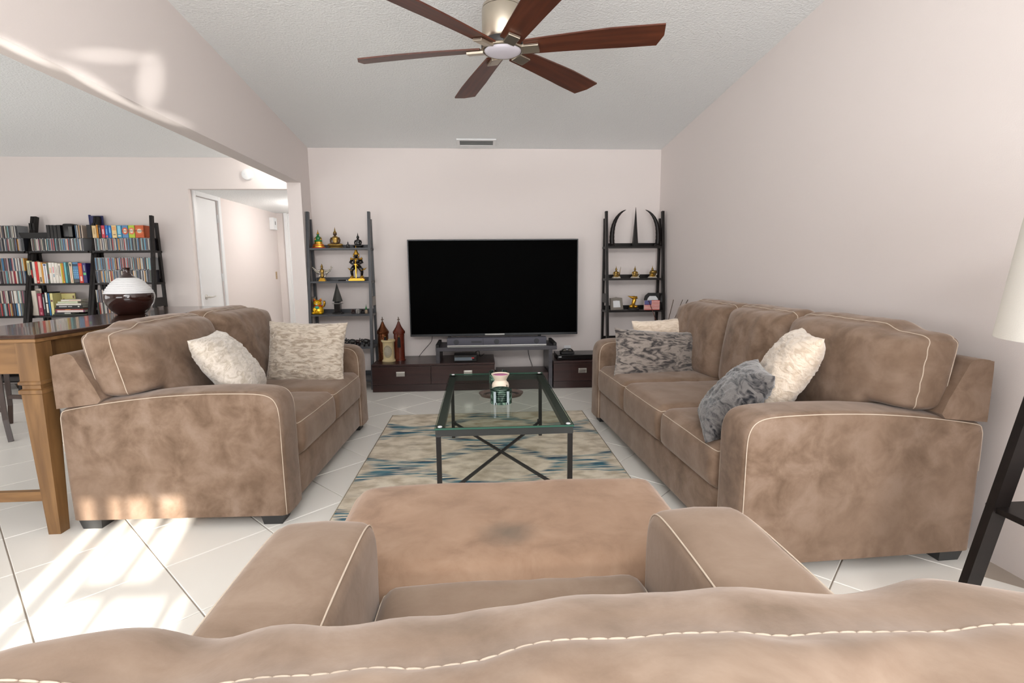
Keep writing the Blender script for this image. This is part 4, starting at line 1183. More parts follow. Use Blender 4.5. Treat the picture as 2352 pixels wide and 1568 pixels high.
# middle bookcase, third board
z = .7404; yf = fy(.74)
def up3(a, b_, h, dp, c, lb, mk=None, lean=0, rowp=716, yo=0):
    x, w = pxw(a, b_, yf, rowp); return book(lb, x+.0008, yf+yo, z, w-.0016, h, dp, c, mk, lean)
up3(63, 69, .19, .14, (40, 34, 30), 'black book with white lettering at the left of the lower shelf', [((180, 180, 170), .45, .8, .5)])
x, w = pxw(70.5, 90, yf, 716)
t = thing('paper_sleeve', 'wide cream paper sleeve standing behind the crimson book', 'paper sleeve', (x+w/2, yf+.01, z))
G().box((0, .05, .135), (w-.004, .012, .268), .002).build('sheet', bmat((226, 216, 202)), t)
G().box((0, .012, .125), (w-.012, .05, .248), .004).build('stuffing', bmat((214, 204, 190)), t)
up3(90, 100, .222, .15, (156, 32, 66), 'crimson hardback with pale lettering on the lower shelf', [((222, 150, 160), .35, .88, .45), ((210, 130, 140), .05, .16, .4)])
up3(101, 106.5, .215, .15, (34, 36, 42), 'black dictionary with white spine lettering on the lower shelf', [((180, 184, 188), .3, .85, .4)])
up3(107, 114, .235, .16, (18, 18, 20), 'tall black book with bold white lettering on the lower shelf', [((232, 228, 214), .55, .97, .6), ((232, 228, 214), .12, .5, .6)])
up3(114.4, 117.5, .222, .15, (40, 130, 196), 'slim bright blue book on the lower shelf', None)
up3(118, 125, .222, .17, (224, 216, 150), 'pale yellow ring binder standing open on the lower shelf', [((110, 70, 60), .62, .70, .6)], yo=.004)
# the binder's front cover is turned toward the room
x, w = pxw(126, 158, yf, 700)
t = thing('binder_cover', 'pale yellow board with small dark marks behind the stacked books', 'board', (x+w/2, yf+.10, z))
G().box((0, 0, .112), (w, .012, .222), .002).build('board', bmat((206, 196, 128)), t)
G().box((0, -.007, .220), (w, .003, .008)).build('top_edge', bmat((96, 56, 44)), t)
for q_ in ((-.045, .15), (-.045, .09), (.05, .18)): G().box((q_[0], -.0068, q_[1]), (.012, .002, .026)).build('mark', bmat((96, 52, 44)), t)
stack = [  # px left, px right, thickness, depth, colour, label, marks
 (118, 197, .012, .16, (60, 64, 48), 'dark green book at the bottom of the flat stack', None),
 (122, 162, .018, .15, (30, 32, 36), 'short black book with a white strip low in the flat stack', [((200, 200, 190), .6, .95, .6)]),
 (126, 193, .022, .16, (230, 214, 208), 'white and rose book under the red one in the flat stack', [((110, 50, 90), 0, .05, 1), ((110, 50, 90), .95, 1, 1)]),
 (126, 190, .009, .16, (178, 62, 44), 'thin red book in the flat stack', [((216, 130, 50), .35, .55, .7)]),
 (125, 184, .013, .15, (24, 22, 22), 'thin black book in the middle of the flat stack', None),
 (128, 188, .024, .16, (14, 14, 16), 'thick black book with a white title in the flat stack', [((200, 200, 200), .12, .42, .4), ((200, 200, 200), .46, .62, .3), ((220, 220, 210), .84, .9, .5)]),
 (129, 186, .020, .15, (226, 222, 210), 'off-white book near the top of the flat stack', None),
 (133, 179, .020, .15, (230, 224, 186), 'cream book second from the top of the flat stack', [((120, 190, 170), .0, 1, .16)]),
 (141, 187, .018, .15, (238, 232, 214), 'pale book lying on top of the flat stack', [((220, 130, 90), .4, 1, .14)]),
]
zz = z+.0004
for a, b_, th, dpt, c, lb, mk in stack:
    x, w = pxw(a, b_, yf-.012, 700)
    book(lb, x, yf-.012, zz, th, .10, w, c, mk, flat=True); zz += th+.0003
# upper items on the two top boards
ytop = fy(1.38); z2 = 1.38+CDH+.0006
def box_item(a, b_, h, c, lb, mk=None, yo=0, dp=.13, cat='book', gp='boxed sets above the top row'):
    x, w = pxw(a, b_, ytop, 545); t = book(lb, x+.0008, ytop+yo, z2, w-.0016, h, dp, c, mk, group=gp); return t, w
box_item(201, 212, .128, (14, 14, 14), 'black case at the left of the boxed sets', None)
box_item(213, 223, .120, (222, 194, 144), 'tan box set with faint lettering on the bookcase top', [((190, 160, 110), .3, .8, .3)])
box_item(223.5, 227, .128, (230, 150, 40), 'narrow orange case among the boxed sets', None)
box_item(227.4, 234, .125, (16, 16, 30), 'black box set with white lettering on the bookcase top', [((150, 150, 160), .3, .8, .2)])
box_item(234.4, 242.5, .122, (206, 62, 78), 'pink-red box set on the bookcase top', [((240, 200, 205), .3, .7, .4)])
box_item(243, 250, .122, (30, 104, 186), 'blue box set with an orange flame on the bookcase top', [((230, 90, 60), .03, .2, .5), ((140, 190, 230), .3, .7, .3)])
box_item(250.4, 257.5, .120, (28, 120, 200), 'plain blue box set on the bookcase top', [((150, 210, 240), .4, .85, .3)])
box_item(258, 269.5, .122, (236, 208, 150), 'pale orange box set with a ring mark on the bookcase top', [((232, 170, 110), .6, .9, .7), ((120, 100, 80), .22, .28, .5)])
box_item(270, 281, .122, (58, 152, 190), 'turquoise box set with a pale silhouette on the bookcase top', [((150, 206, 222), .3, .95, .6), ((226, 210, 180), .1, .22, .6)])
M_tblack = plain('print_black', srgb(20, 20, 20), .5)
for a, b_, c, ring, lb in ((281.5, 296, (92, 140, 186), (222, 100, 60), 'blue TRANCE box set on the bookcase top'), (296.5, 311, (182, 204, 60), (232, 130, 90), 'lime green TRANCE box set on the bookcase top'), (311.5, 332, (200, 92, 44), (214, 110, 60), 'orange TRANCE box set at the right of the bookcase top')):
    t, w = box_item(a, b_, .122, c, lb)
    g = G().lathe([(.60, 0), (.60, .0014), (1.0, .0014), (1.0, 0)], 28, T=Tr(0, -.0004, .066) @ R90, sx=w*.46, sy=.034); g.build('printed_ring', bmat(ring), t)
    g = G().lathe([(0, 0), (0, .0012), (.62, .0012), (.62, 0)], 24, T=Tr(0, -.0004, .066) @ R90, sx=w*.46, sy=.034); g.build('printed_disc', bmat((236, 222, 200)), t)
    text_mesh('TRANCE', w*.25, M_tblack, t, Tr(0, -.0025, .066) @ R90)
# tall navy book leaning behind
p0 = PY(196, 545, ytop+.06)
t = book('tall navy picture book with an orange flame sticking up behind the boxed sets', p0.x, ytop+.135, z2-.12, .012, .36, .02, (36, 44, 104), None, group='boxed sets above the top row')
t2 = thing('picture_book', 'dark blue picture book cover with an orange flame above the boxed sets', 'book', (p0.x+.075, ytop+.142, z2), 0)
G().box((0, 0, .115), (.125, .012, .23), .002).build('cover', bmat((40, 44, 92)), t2)
G().lathe([(0, 0), (.02, .01), (.026, .03), (.012, .055), (0, .075)], 10, T=Tr(.01, -.006, .145), sy=.06).build('printed_flame', bmat((226, 120, 40)), t2, True)
G().box((0, -.0065, .03), (.125, .001, .05)).build('printed_band', bmat((22, 20, 40)), t2)
# black tray, upright block and dark speakers/binders on the middle unit
x, w = pxw(41, 108, ytop+.01, 535)
tag(G().add([(x, ytop+.01, z2+.055), (x+w, ytop+.01, z2+.055), (x+w, ytop+.12, z2+.055), (x, ytop+.12, z2+.055), (x+.03, ytop+.02, z2), (x+w-.01, ytop+.02, z2), (x+w-.01, ytop+.11, z2), (x+.03, ytop+.11, z2)],
      [(3, 2, 1, 0), (4, 5, 6, 7), (0, 1, 5, 4), (1, 2, 6, 5), (2, 3, 7, 6), (3, 0, 4, 7)]).build('storage_tray', M_blackmat), 'long low black tray lying on the discs of the middle bookcase', 'tray')
for k, (a, b_, h) in enumerate(((108.5, 116, .128), (116.5, 124, .127), (124.5, 132, .126), (132.5, 141, .128))):
    box_item(a, b_, h, (12, 12, 13), ['first', 'second', 'third', 'fourth'][k]+' slim black case in the row of black cases', [((70, 66, 56), .1, .9, .08)], gp='black cases on the middle bookcase')
x, w = pxw(141.5, 170, ytop, 540)
t = thing('black_speaker', 'black rounded desktop speaker with a grey side beside the slim black cases', 'speaker', (x+w/2, ytop, z2))
G().box((-.005, .06, .072), (w-.02, .115, .142), .02, seg=4).build('case', M_black, t, 40)
G().box((w/2-.03, .001, .062), (.035, .004, .10), .01).build('grille', plain('speaker_grille', srgb(96, 96, 94), .6), t)
# items seen past the end frame of the bookcase, on its lower boards
# ---------------------------------------------------------------- sofa table, vase, chair
TBX0, TBX1, TBY0, TBY1, TZ = -2.372, -1.872, 2.262, 4.02, .905
tb = thing('sofa_table', 'counter-height sofa table with a dark polished top and honey wood legs behind the loveseat', 'table', ((TBX0+TBX1)/2, (TBY0+TBY1)/2, 0))
hx, hy = (TBX1-TBX0)/2, (TBY1-TBY0)/2
G().box((0, 0, TZ-.009), (2*hx, 2*hy, .018), .004).build('table_top', M_tabletop, tb)
G().box((0, 0, TZ-.027), (2*hx-.012, 2*hy-.012, .016), .003).build('edge_moulding', M_oakh, tb)
for sy in (-1, 1): G().box((0, sy*(hy-.05), TZ-.105), (2*hx-.14, .022, .135)).build('apron', M_oakh, tb)
for sx in (-1, 1): G().box((sx*(hx-.05), 0, TZ-.105), (.022, 2*hy-.16, .135)).build('apron', M_oak, tb)
for sx in (-1, 1):
    for sy in (-1, 1):
        cx_, cy_ = sx*(hx-.052), sy*(hy-.052)
        g = G(); vs = []; fs = []
        for zl, hwid in ((TZ-.036, .041), (TZ-.20, .041), (TZ-.205, .047), (TZ-.215, .047), (TZ-.22, .038), (TZ-.235, .038), (TZ-.24, .048), (TZ-.255, .048), (TZ-.26, .042), (0, .026)):
            for a_, c_ in ((-1, -1), (1, -1), (1, 1), (-1, 1)): vs.append((cx_+a_*hwid, cy_+c_*hwid, zl))
        L_ = len(vs)//4
        for i in range(L_-1):
            for k in range(4): fs.append((i*4+k, i*4+(k+1) % 4, (i+1)*4+(k+1) % 4, (i+1)*4+k))
        fs.append((0, 1, 2, 3)); fs.append(tuple(L_*4-4+k for k in (3, 2, 1, 0)))
        g.add(vs, fs); g.build('leg', M_oak, tb)
for sy in (-1, 1): G().box((0, sy*(hy-.052), .175), (2*hx-.16, .03, .045), .003).build('stretcher', M_oakh, tb)
p = PZ(297, 722, TZ)
vz = thing('round_vase', 'round brown glazed vase with a ribbed white shoulder on the sofa table', 'vase', (p.x, p.y+.02, TZ+.0005))
s_ = .80
G().lathe([(r*s_, zq*s_*1.14) for r, zq in ((0, 0), (.085, 0), (.095, .004), (.130, .035), (.155, .075), (.165, .115), (.164, .128), (.160, .142))], 56).build('body', M_vase, vz, 50)
pts = []
for k in range(0, 57):
    f_ = k/56; r = .160-(.160-.058)*f_**1.25; zq = .142+(.245-.142)*(1-(1-f_)**1.35)
    pts.append(((r+.0022*math.cos(f_*9*2*PI))*s_, zq*s_*1.14))
G().lathe(pts, 56).build('ribbed_shoulder', M_vase_w, vz, True)
G().lathe([(r*s_, zq*s_*1.14) for r, zq in ((.058, .244), (.040, .258), (.026, .270), (.021, .285), (.022, .302), (.026, .312), (.020, .312), (.016, .29), (0, .285))], 32).build('neck', M_vase, vz, 50)
dc = thing('dining_chair', 'dark wood counter chair at the left edge beyond the sofa table', 'chair', (-3.485, 3.90, 0), math.radians(79))
G().box((0, 0, .585), (.40, .44, .05), .012).build('seat', M_greyfab, dc)
G().box((0, 0, .55), (.38, .42, .04)).build('seat_frame', M_chairwood, dc)
for sx, sy in ((1, -1), (1, 1), (-1, -1), (-1, 1)):
    x_, y_ = sx*.17, sy*.19
    G().tube([(x_, y_, .55), (x_, y_, .35), (x_+sx*.006, y_+sy*.012, .15), (x_+sx*.02, y_+sy*.05, 0)], .02, 4).build('leg', M_chairwood, dc)
for sy in (-1, 1): G().tube([(-.17, sy*.19, .55), (-.19, sy*.19, .80), (-.23, sy*.19, 1.06)], .02, 4).build('back_post', M_chairwood, dc)
G().box((-.222, 0, 1.00), (.022, .36, .10), .004).build('top_rail', M_chairwood, dc)
for k in range(4): G().bar((-.175, -.12+.08*k, .60), (-.215, -.12+.08*k, .96), .012, .03).build('back_slat', M_chairwood, dc)
for sx in (-1, 1): G().bar((sx*.17, -.19, .22), (sx*.17, .19, .22), .02, .03).build('stretcher', M_chairwood, dc)

# ---------------------------------------------------------------- floor lamp by the right wall
fl = thing('floor_lamp', 'black four-legged shelf floor lamp with a white shade at the right edge', 'floor lamp', (1.62, 1.20, 0))
LHZ = .92
def lh(z): return .235-.165*z/.95, .125-.045*z/.95
for sx in (-1, 1):
    for sy in (-1, 1):
        a0, b0_ = lh(0); a1, b1_ = lh(LHZ)
        G().bar((sx*a0, sy*b0_, 0), (sx*a1, sy*b1_, LHZ), .046, .024).build('leg', M_black_wood, fl)
for z_ in (.47, .90):
    a0, b0_ = lh(z_)
    G().box((0, 0, z_), (2*a0+.03, 2*b0_+.04, .018), .002).build('shelf_board', M_black_wood, fl)
G().tube([(0, 0, 1.0), (0, 0, 1.20)], .01, 10).build('stem', M_chrome, fl, True)
G().ell((0, 0, 1.19), (.03, .03, .045)).build('bulb', M_frost, fl, True)
def shade_prof(n=4):
    g = G(); 
    r0_, r1_, za, zb_ = .232, .190, .962, 1.36
    g.lathe([(r0_, za), (r0_+.002, za), (r1_+.002, zb_), (r1_, zb_), (r1_-.002, zb_), (r0_-.004, za+.002)], 40)
    return g
sh = shade_prof().build('lamp_shade', M_shade, fl, 60)
G().tube([(-.188, 0, 1.345), (.188, 0, 1.345)], .003, 6).build('shade_spider', M_chrome, fl)

# ---------------------------------------------------------------- statues and ornaments
def part(t, name, mat, g, smooth=True): return g.build(name, mat, t, smooth)
def seated(t, s, skin, robe, base, spire_mat, width=1.0, base_g=None):
    """seated figure, s = total height"""
    h = s
    if base_g: part(t, 'base', base, base_g, 40)
    else: part(t, 'base', base, G().lathe([(0, 0), (.30*h*width, 0), (.31*h*width, .03*h), (.27*h*width, .07*h), (0, .07*h)], 24, sy=.6), 40)
    g = G().ell((0, -.02*h, .14*h), (.32*h*width, .17*h, .085*h), 20, 10)
    g.ell((-.17*h*width, -.05*h, .15*h), (.15*h*width, .11*h, .07*h), 14, 8); g.ell((.17*h*width, -.05*h, .15*h), (.15*h*width, .11*h, .07*h), 14, 8)
    part(t, 'crossed_legs', robe, g)
    part(t, 'torso', robe, G().lathe([(.13*h, .16*h), (.125*h, .26*h), (.15*h, .40*h), (.165*h, .47*h), (.13*h, .53*h), (.055*h, .56*h), (.05*h, .60*h)], 20, sy=.68))
    g = G()
    for sx in (-1, 1):
        g.tube([(sx*.155*h, 0, .49*h), (sx*.21*h, -.01*h, .38*h), (sx*.20*h, -.05*h, .27*h), (sx*.10*h, -.12*h, .225*h), (sx*.02*h, -.13*h, .22*h)], .04*h, 8, rs=[.05*h, .048*h, .042*h, .036*h, .03*h])
    part(t, 'arms', skin, g)
    hd = part(t, 'head', skin, G().ell((0, -.01*h, .67*h), (.078*h, .08*h, .095*h), 16, 10).ell((-.08*h, 0, .655*h), (.012*h, .02*h, .045*h), 6, 6).ell((.08*h, 0, .655*h), (.012*h, .02*h, .045*h), 6, 6).ell((0, -.09*h, .66*h), (.012*h, .016*h, .02*h), 6, 6))
    part(hd, 'crown', spire_mat, G().lathe([(.085*h, .69*h), (.075*h, .745*h), (.05*h, .775*h), (.035*h, .80*h), (.026*h, .86*h), (.012*h, .93*h), (0, 1.0*h)], 14))
LY = YB-.02
def spot(px, z, fo=.07):
    """point on a ladder shelf board at height z, fo behind its front edge, under pixel column px"""
    yf_ = LY-.16-(1.72-z)*.105-.014
    Y = yf_+fo
    lo = PY(px, 640, Y)
    # column x depends a little on height: refine with the board height
    for _ in range(3):
        d_ = Vector((lo.x, Y, z))-Vector((0, 0, CAM_H)); pyy = 784-FPX*d_.dot(up)/d_.dot(fw); lo = PY(px, pyy, Y)
    return (lo.x, Y, z+.0006)
# left ladder, top board
t = thing('emerald_buddha_statue', 'small green and gold seated Buddha on a red-gold tiered base', 'statue', spot(732, 1.38))
bg_ = G().lathe([(0, 0), (.064, 0), (.064, .010), (.058, .012), (.056, .024), (.050, .027), (.048, .040), (.040, .044), (.036, .062), (0, .062)], 28, sy=.6)
part(t, 'tiered_base', M_gold, bg_, 40)
part(t, 'red_band', M_red, G().lathe([(.065, 0), (.066, .004), (.064, .008)], 28, sy=.6)); part(t, 'red_band', M_red, G().lathe([(.0525, .026), (.054, .029), (.0505, .032)], 28, sy=.6))
part(t, 'crossed_legs', M_green, G().ell((0, -.004, .070), (.040, .022, .013)))
part(t, 'torso', M_green, G().lathe([(.020, .066), (.019, .085), (.024, .10), (.018, .112), (.008, .118)], 16, sy=.7))
part(t, 'arms', M_gold, G().tube([(-.023, 0, .105), (-.032, 0, .088), (-.018, -.015, .076)], .006, 6).tube([(.023, 0, .105), (.032, 0, .088), (.018, -.015, .076)], .006, 6))
part(t, 'head', M_green, G().ell((0, -.002, .128), (.012, .012, .014)))
part(t, 'crown', M_gold, G().lathe([(.013, .134), (.011, .142), (.006, .150), (.003, .165), (0, .182)], 10))
t = thing('seated_buddha_statue', 'bronze and gold seated Buddha with a raised hand, largest on the top board', 'statue', spot(771, 1.38))
seated(t, .205, M_bronze, M_gold2, M_gold2, M_gold2, 1.15)
t = thing('seated_buddha_statue', 'tiny black seated Buddha between the bronze and black Buddhas', 'statue', spot(799.5, 1.38))
seated(t, .070, M_ebony, M_ebony, M_ebony, M_ebony)
t = thing('seated_buddha_statue', 'glossy black seated Buddha at the right of the top board', 'statue', spot(823, 1.38))
seated(t, .150, M_ebony, M_ebony, M_ebony, M_ebony, 1.15)
# second board
t = thing('winged_garuda_statue', 'silver winged figure with spread wings on a gold base', 'statue', spot(741, 1.06, .06))
g = G(); g.add([(-.034, -.022, 0), (.034, -.022, 0), (.034, .022, 0), (-.034, .022, 0), (-.020, -.014, .030), (.020, -.014, .030), (.020, .014, .030), (-.020, .014, .030)], [(0, 3, 2, 1), (4, 5, 6, 7), (0, 1, 5, 4), (1, 2, 6, 5), (2, 3, 7, 6), (3, 0, 4, 7)])
part(t, 'base', M_gold, g, False)
part(t, 'body', M_gold2, G().lathe([(.010, .03), (.018, .045), (.014, .06), (.016, .08), (.022, .10), (.014, .115), (.007, .122)], 14, sy=.75))
part(t, 'legs', M_silver, G().tube([(-.012, 0, .06), (-.03, -.006, .05), (-.024, -.004, .03)], .008, 6).tube([(.012, 0, .06), (.03, -.006, .05), (.024, -.004, .03)], .008, 6))
part(t, 'head', M_gold2, G().ell((0, -.003, .134), (.012, .012, .014)).lathe([(.013, .143), (.006, .156), (.0, .172)], 10))
for sx in (-1, 1):
    wg = part(t, 'wing', M_silver, G().tube([(sx*.016, 0, .105), (sx*.05, .004, .098), (sx*.078, .004, .122), (sx*.092, .002, .150)], .006, 6, rs=[.008, .007, .005, .002]))
    for k in range(6):
        f_ = k/5
        a0_ = Vector((sx*(.03+.055*f_), .004, .100+.030*f_*f_)); a1_ = Vector((sx*(.040+.062*f_), .006, .056+.042*f_+.035*f_*f_))
        part(wg, 'feather', M_silver, G().tube([a0_, (a0_+a1_)/2+Vector((sx*.004, 0, 0)), a1_], .006, 6, rs=[.005, .0065, .002]))
t = thing('guardian_statue', 'black and gold temple guardian with a tall crown, leaning on a sword', 'statue', spot(821, 1.06, .06))
part(t, 'base', M_gold, G().box((0, 0, .009), (.155, .07, .018), .002).box((0, 0, .022), (.135, .06, .010), .002), False)
for sx in (-1, 1):
    part(t, 'shoe', M_gold, G().ell((sx*.048, -.008, .036), (.020, .026, .012)).lathe([(.010, .04), (.012, .05), (.008, .055)], 10, (sx*.046, 0, 0)))
    part(t, 'leg', M_ebony, G().tube([(sx*.044, 0, .04), (sx*.050, -.004, .085), (sx*.046, -.012, .108), (sx*.018, -.002, .142)], .014, 10, rs=[.010, .014, .019, .022]))
    for f_ in (.1, .45, .8): 
        q0 = Vector((sx*.050, -.010, .100)).lerp(Vector((sx*.02, -.002, .138)), f_)
        part(t, 'gold_band', M_gold, G().ell(q0, (.021, .021, .006), 12, 6))
    part(t, 'hip_wing', M_gold, G().tube([(sx*.045, .01, .115), (sx*.072, .012, .112), (sx*.092, .012, .128)], .006, 6, rs=[.010, .008, .001]))
    part(t, 'shoulder_plate', M_gold, G().ell((sx*.042, 0, .212), (.020, .018, .010), 12, 6).lathe([(.010, .21), (0, .235)], 8, (sx*.052, 0, 0)))
    part(t, 'arm', M_ebony, G().tube([(sx*.042, 0, .205), (sx*.058, -.010, .178), (sx*.036, -.034, .166), (sx*.008, -.042, .164)], .010, 8, rs=[.013, .012, .010, .008]))
part(t, 'torso', M_ebony, G().lathe([(.026, .138), (.024, .155), (.034, .185), (.040, .205), (.022, .222), (.012, .228)], 16, sy=.7))
part(t, 'belt', M_gold, G().lathe([(.027, .138), (.030, .146), (.027, .154)], 16, sy=.75).tube([(0, -.022, .145), (0, -.03, .10), (0, -.03, .065)], .008, 6, rs=[.010, .010, .004]))
part(t, 'collar', M_gold, G().lathe([(.030, .204), (.034, .212), (.018, .222)], 16, sy=.75).tube([(0, -.028, .21), (0, -.030, .175)], .010, 6, rs=[.014, .006]))
part(t, 'sword', M_gold, G().bar((0, -.044, .028), (0, -.044, .160), .009, .004).box((0, -.044, .160), (.030, .008, .006)).tube([(0, -.044, .16), (0, -.044, .185)], .004, 6), False)
part(t, 'head', M_ebony, G().ell((0, -.006, .246), (.019, .020, .022)).ell((0, -.027, .244), (.004, .005, .005)))
part(t, 'crown', M_gold, G().lathe([(.024, .252), (.025, .260), (.019, .270), (.020, .276), (.013, .286), (.013, .292), (.007, .304), (.004, .325), (0, .345)], 14).tube([(-.022, 0, .225), (-.026, .004, .25), (-.022, .004, .265)], .006, 6).tube([(.022, 0, .225), (.026, .004, .25), (.022, .004, .265)], .006, 6))
x_, y_, z_ = spot(786, 1.06, .07)
t = thing('prayer_beads', 'low coil of black beads lying between the two gilt figures', 'beads', (x_, y_, z_))
for k in range(16): part(t, 'bead', M_ebony, G().ell((.036*math.cos(k*PI/8), .018*math.sin(k*PI/8), .006), (.006, .006, .006), 8, 6))
x_, y_, z_ = spot(797.5, 1.06, .04)
t = thing('pebble_pair', 'two tiny white pebbles beside the guardian statue', 'pebbles', (x_, y_, z_))
part(t, 'pebble', M_photo, G().ell((-.006, 0, .005), (.006, .005, .005), 8, 6)); part(t, 'pebble', M_photo, G().ell((.008, .004, .004), (.005, .005, .004), 8, 6))
# third board
t = thing('lucky_cat_figurine', 'gold waving cat figurine with red ears and a teal bib', 'figurine', spot(731.5, .74, .06))
part(t, 'body', M_bright_gold, G().lathe([(0, 0), (.040, .0), (.052, .014), (.054, .035), (.046, .06), (.034, .082), (0, .09)], 24, sy=.8))
part(t, 'feet', M_bright_gold, G().ell((-.034, -.034, .014), (.018, .022, .013)).ell((.034, -.034, .014), (.018, .022, .013)))
hd = part(t, 'head', M_bright_gold, G().ell((0, -.008, .108), (.040, .034, .032), 20, 12))
for sx in (-1, 1):
    part(hd, 'ear', M_bright_gold, G().lathe([(.015, 0), (.012, .014), (0, .030)], 10, T=Tr(sx*.026, -.004, .128) @ Matrix.Rotation(sx*.25, 4, 'Y'), sy=.6))
    part(hd, 'inner_ear', M_red, G().lathe([(.010, 0), (.008, .010), (0, .020)], 8, T=Tr(sx*.026, -.010, .130) @ Matrix.Rotation(sx*.25, 4, 'Y'), sy=.45))
    part(hd, 'eye', M_ebony, G().ell((sx*.014, -.0405, .113), (.006, .003, .004), 8, 6))
part(hd, 'muzzle', M_photo, G().ell((0, -.041, .098), (.010, .005, .006), 10, 6))
part(t, 'collar', M_red, G().lathe([(.036, .076), (.041, .081), (.036, .087)], 20, sy=.85))
part(t, 'bib', M_teal, G().ell((0, -.036, .066), (.022, .010, .016), 14, 8))
part(t, 'raised_arm', M_gold, G().tube([(.042, -.006, .072), (.062, -.010, .082), (.068, -.010, .104), (.064, -.012, .130)], .011, 10, rs=[.010, .010, .011, .013]))
part(t, 'coin', M_bright_gold, G().ell((-.020, -.046, .044), (.016, .006, .022), 12, 8))
t = thing('obelisk_trophy', 'dark metal spearhead obelisk on a black pedestal', 'ornament', spot(777, .74, .08))
part(t, 'foot_plate', M_blackmat, G().lathe([(0, 0), (.058, 0), (.058, .008), (.046, .016), (0, .016)], 8), False)
part(t, 'pedestal', M_ebony, G().box((0, 0, .056), (.060, .060, .080), .003), False)
part(t, 'cap_disc', M_chrome, G().lathe([(0, .098), (.050, .098), (.052, .101), (.050, .104), (0, .104)], 28), 40)
part(t, 'collar_block', M_ebony, G().box((0, 0, .110), (.05, .05, .012)), False)
part(t, 'blade', plain('gunmetal', srgb(92, 94, 92), .3, metal=.7), G().lathe([(.030, .116), (.050, .124), (0, .300)], 4), False)
M_eleph = [plain('elephant_brown', srgb(58, 40, 38), .4), plain('elephant_grey', srgb(176, 170, 166), .5), plain('elephant_black', srgb(36, 33, 33), .3), plain('elephant_tan', srgb(170, 150, 126), .5)]
def elephant(label, pos, s, mat, rz, tusk=True, group='carved elephants on the statue shelf'):
    t = thing('elephant_figurine', label, 'figurine', pos, rz, group)
    part(t, 'body', mat, G().ell((0, 0, .60*s), (.46*s, .27*s, .29*s), 16, 10).ell((-.12*s, 0, .66*s), (.30*s, .24*s, .26*s), 14, 8))
    for sx in (-.27, .27):
        for sy in (-.14, .14): part(t, 'leg', mat, G().tube([(sx*s, sy*s, 0), (sx*s, sy*s, .50*s)], .10*s, 8, rs=[.095*s, .11*s]))
    hd = part(t, 'head', mat, G().ell((-.52*s, 0, .72*s), (.19*s, .17*s, .21*s), 14, 8))
    part(hd, 'trunk', mat, G().tube([(-.64*s, 0, .66*s), (-.78*s, 0, .46*s), (-.80*s, 0, .80*s), (-.72*s, 0, 1.02*s)] if tusk else [(-.64*s, 0, .66*s), (-.75*s, 0, .42*s), (-.72*s, 0, .18*s)], .07*s, 8, rs=[.10*s, .085*s, .065*s, .05*s] if tusk else [.10*s, .08*s, .05*s]))
    for sy in (-1, 1):
        part(hd, 'ear', mat, G().ell((-.42*s, sy*.20*s, .70*s), (.10*s, .035*s, .17*s), 10, 8))
        part(hd, 'tusk', M_ivory, G().tube([(-.62*s, sy*.09*s, .60*s), (-.76*s, sy*.11*s, .56*s)], .025*s, 6, rs=[.028*s, .008*s]))
    return t
elephant('small dark brown elephant next to the obelisk', spot(812, .74, .06), .050, M_eleph[0], PI*.42, False)
elephant('small grey-white elephant in the row of tiny elephants', spot(823, .74, .06), .050, M_eleph[1], PI*.42, False)
elephant('small black elephant in the row of tiny elephants', spot(833, .74, .06), .052, M_eleph[2], PI*.42, False)
t = thing('pointed_figurine', 'tiny tan figurine with a green pointed top at the right rail', 'figurine', spot(841.5, .74, .06))
part(t, 'body', M_eleph[3], G().lathe([(0, 0), (.014, 0), (.016, .02), (.010, .04), (0, .045)], 12)); part(t, 'green_top', M_green, G().lathe([(.011, .038), (.009, .05), (.003, .07), (0, .095)], 10))
x_, y_, z_ = spot(714, .74, .10)
t = thing('slim_box', 'narrow pale brown box standing behind the lucky cat', 'box', (LX0+.055, y_+.02, z_))
part(t, 'carton', plain('kraft_card', srgb(170, 146, 130), .7), G().box((0, 0, .06), (.03, .06, .12), .002), False); part(t, 'lid_edge', plain('brown_card', srgb(110, 78, 60), .7), G().box((-.016, 0, .06), (.004, .062, .121)), False)
# fourth board, seen above the loveseat arm
elephant('black rounded elephant half hidden by the big fur pillow', spot(781, .42, .05), .085, M_eleph[2], PI, True)
elephant('black elephant with raised trunk at the middle of the lower board', spot(811, .42, .05), .080, M_eleph[2], 0.25, True)
elephant('reddish brown small elephant behind the black one', spot(822, .42, .12), .064, M_eleph[0], 0.1, True)
elephant('black elephant with raised trunk beside the right rail', spot(842, .42, .06), .080, M_eleph[2], 0.2, True)
# right ladder: horns and spike
def RS(px, z, fo=.07): return spot(px, z, fo)
def horn(label, px, sgn):
    x_, y_, z_ = RS(px, 1.38, .07)
    t = thing('carved_horn', label, 'horn', (x_, y_, z_), 0, 'carved horns on the right ladder shelf')
    part(t, 'foot', M_black_wood, G().lathe([(0, 0), (.036, 0), (.034, .012), (.022, .026), (0, .03)], 16), 40)
    pts = [(0, 0, .02), (-sgn*.004, 0, .08), (0, 0, .15), (sgn*.014, 0, .22), (sgn*.044, 0, .285), (sgn*.088, 0, .335), (sgn*.135, 0, .362)]
    V = [Vector(p_) for p_ in pts]; path = []; 
    for i in range(len(V)-1):
        p0_, p1_, p2_, p3_ = V[max(i-1, 0)], V[i], V[i+1], V[min(i+2, len(V)-1)]
        for j in range(6):
            q_ = j/6; path.append(0.5*((2*p1_)+(p2_-p0_)*q_+(2*p0_-5*p1_+4*p2_-p3_)*q_*q_+(3*p1_-p0_-3*p2_+p3_)*q_**3))
    path.append(V[-1]); n_ = len(path)
    part(t, 'horn_body', M_black_wood, G().tube(path, .02, 12, rs=[(.024*(1-(i/(n_-1))**2.2)+.0015)*(1+.05*math.sin(i*1.9)) for i in range(n_)]))
horn('dark carved horn curving right, at the left of the top board', 1406, 1)
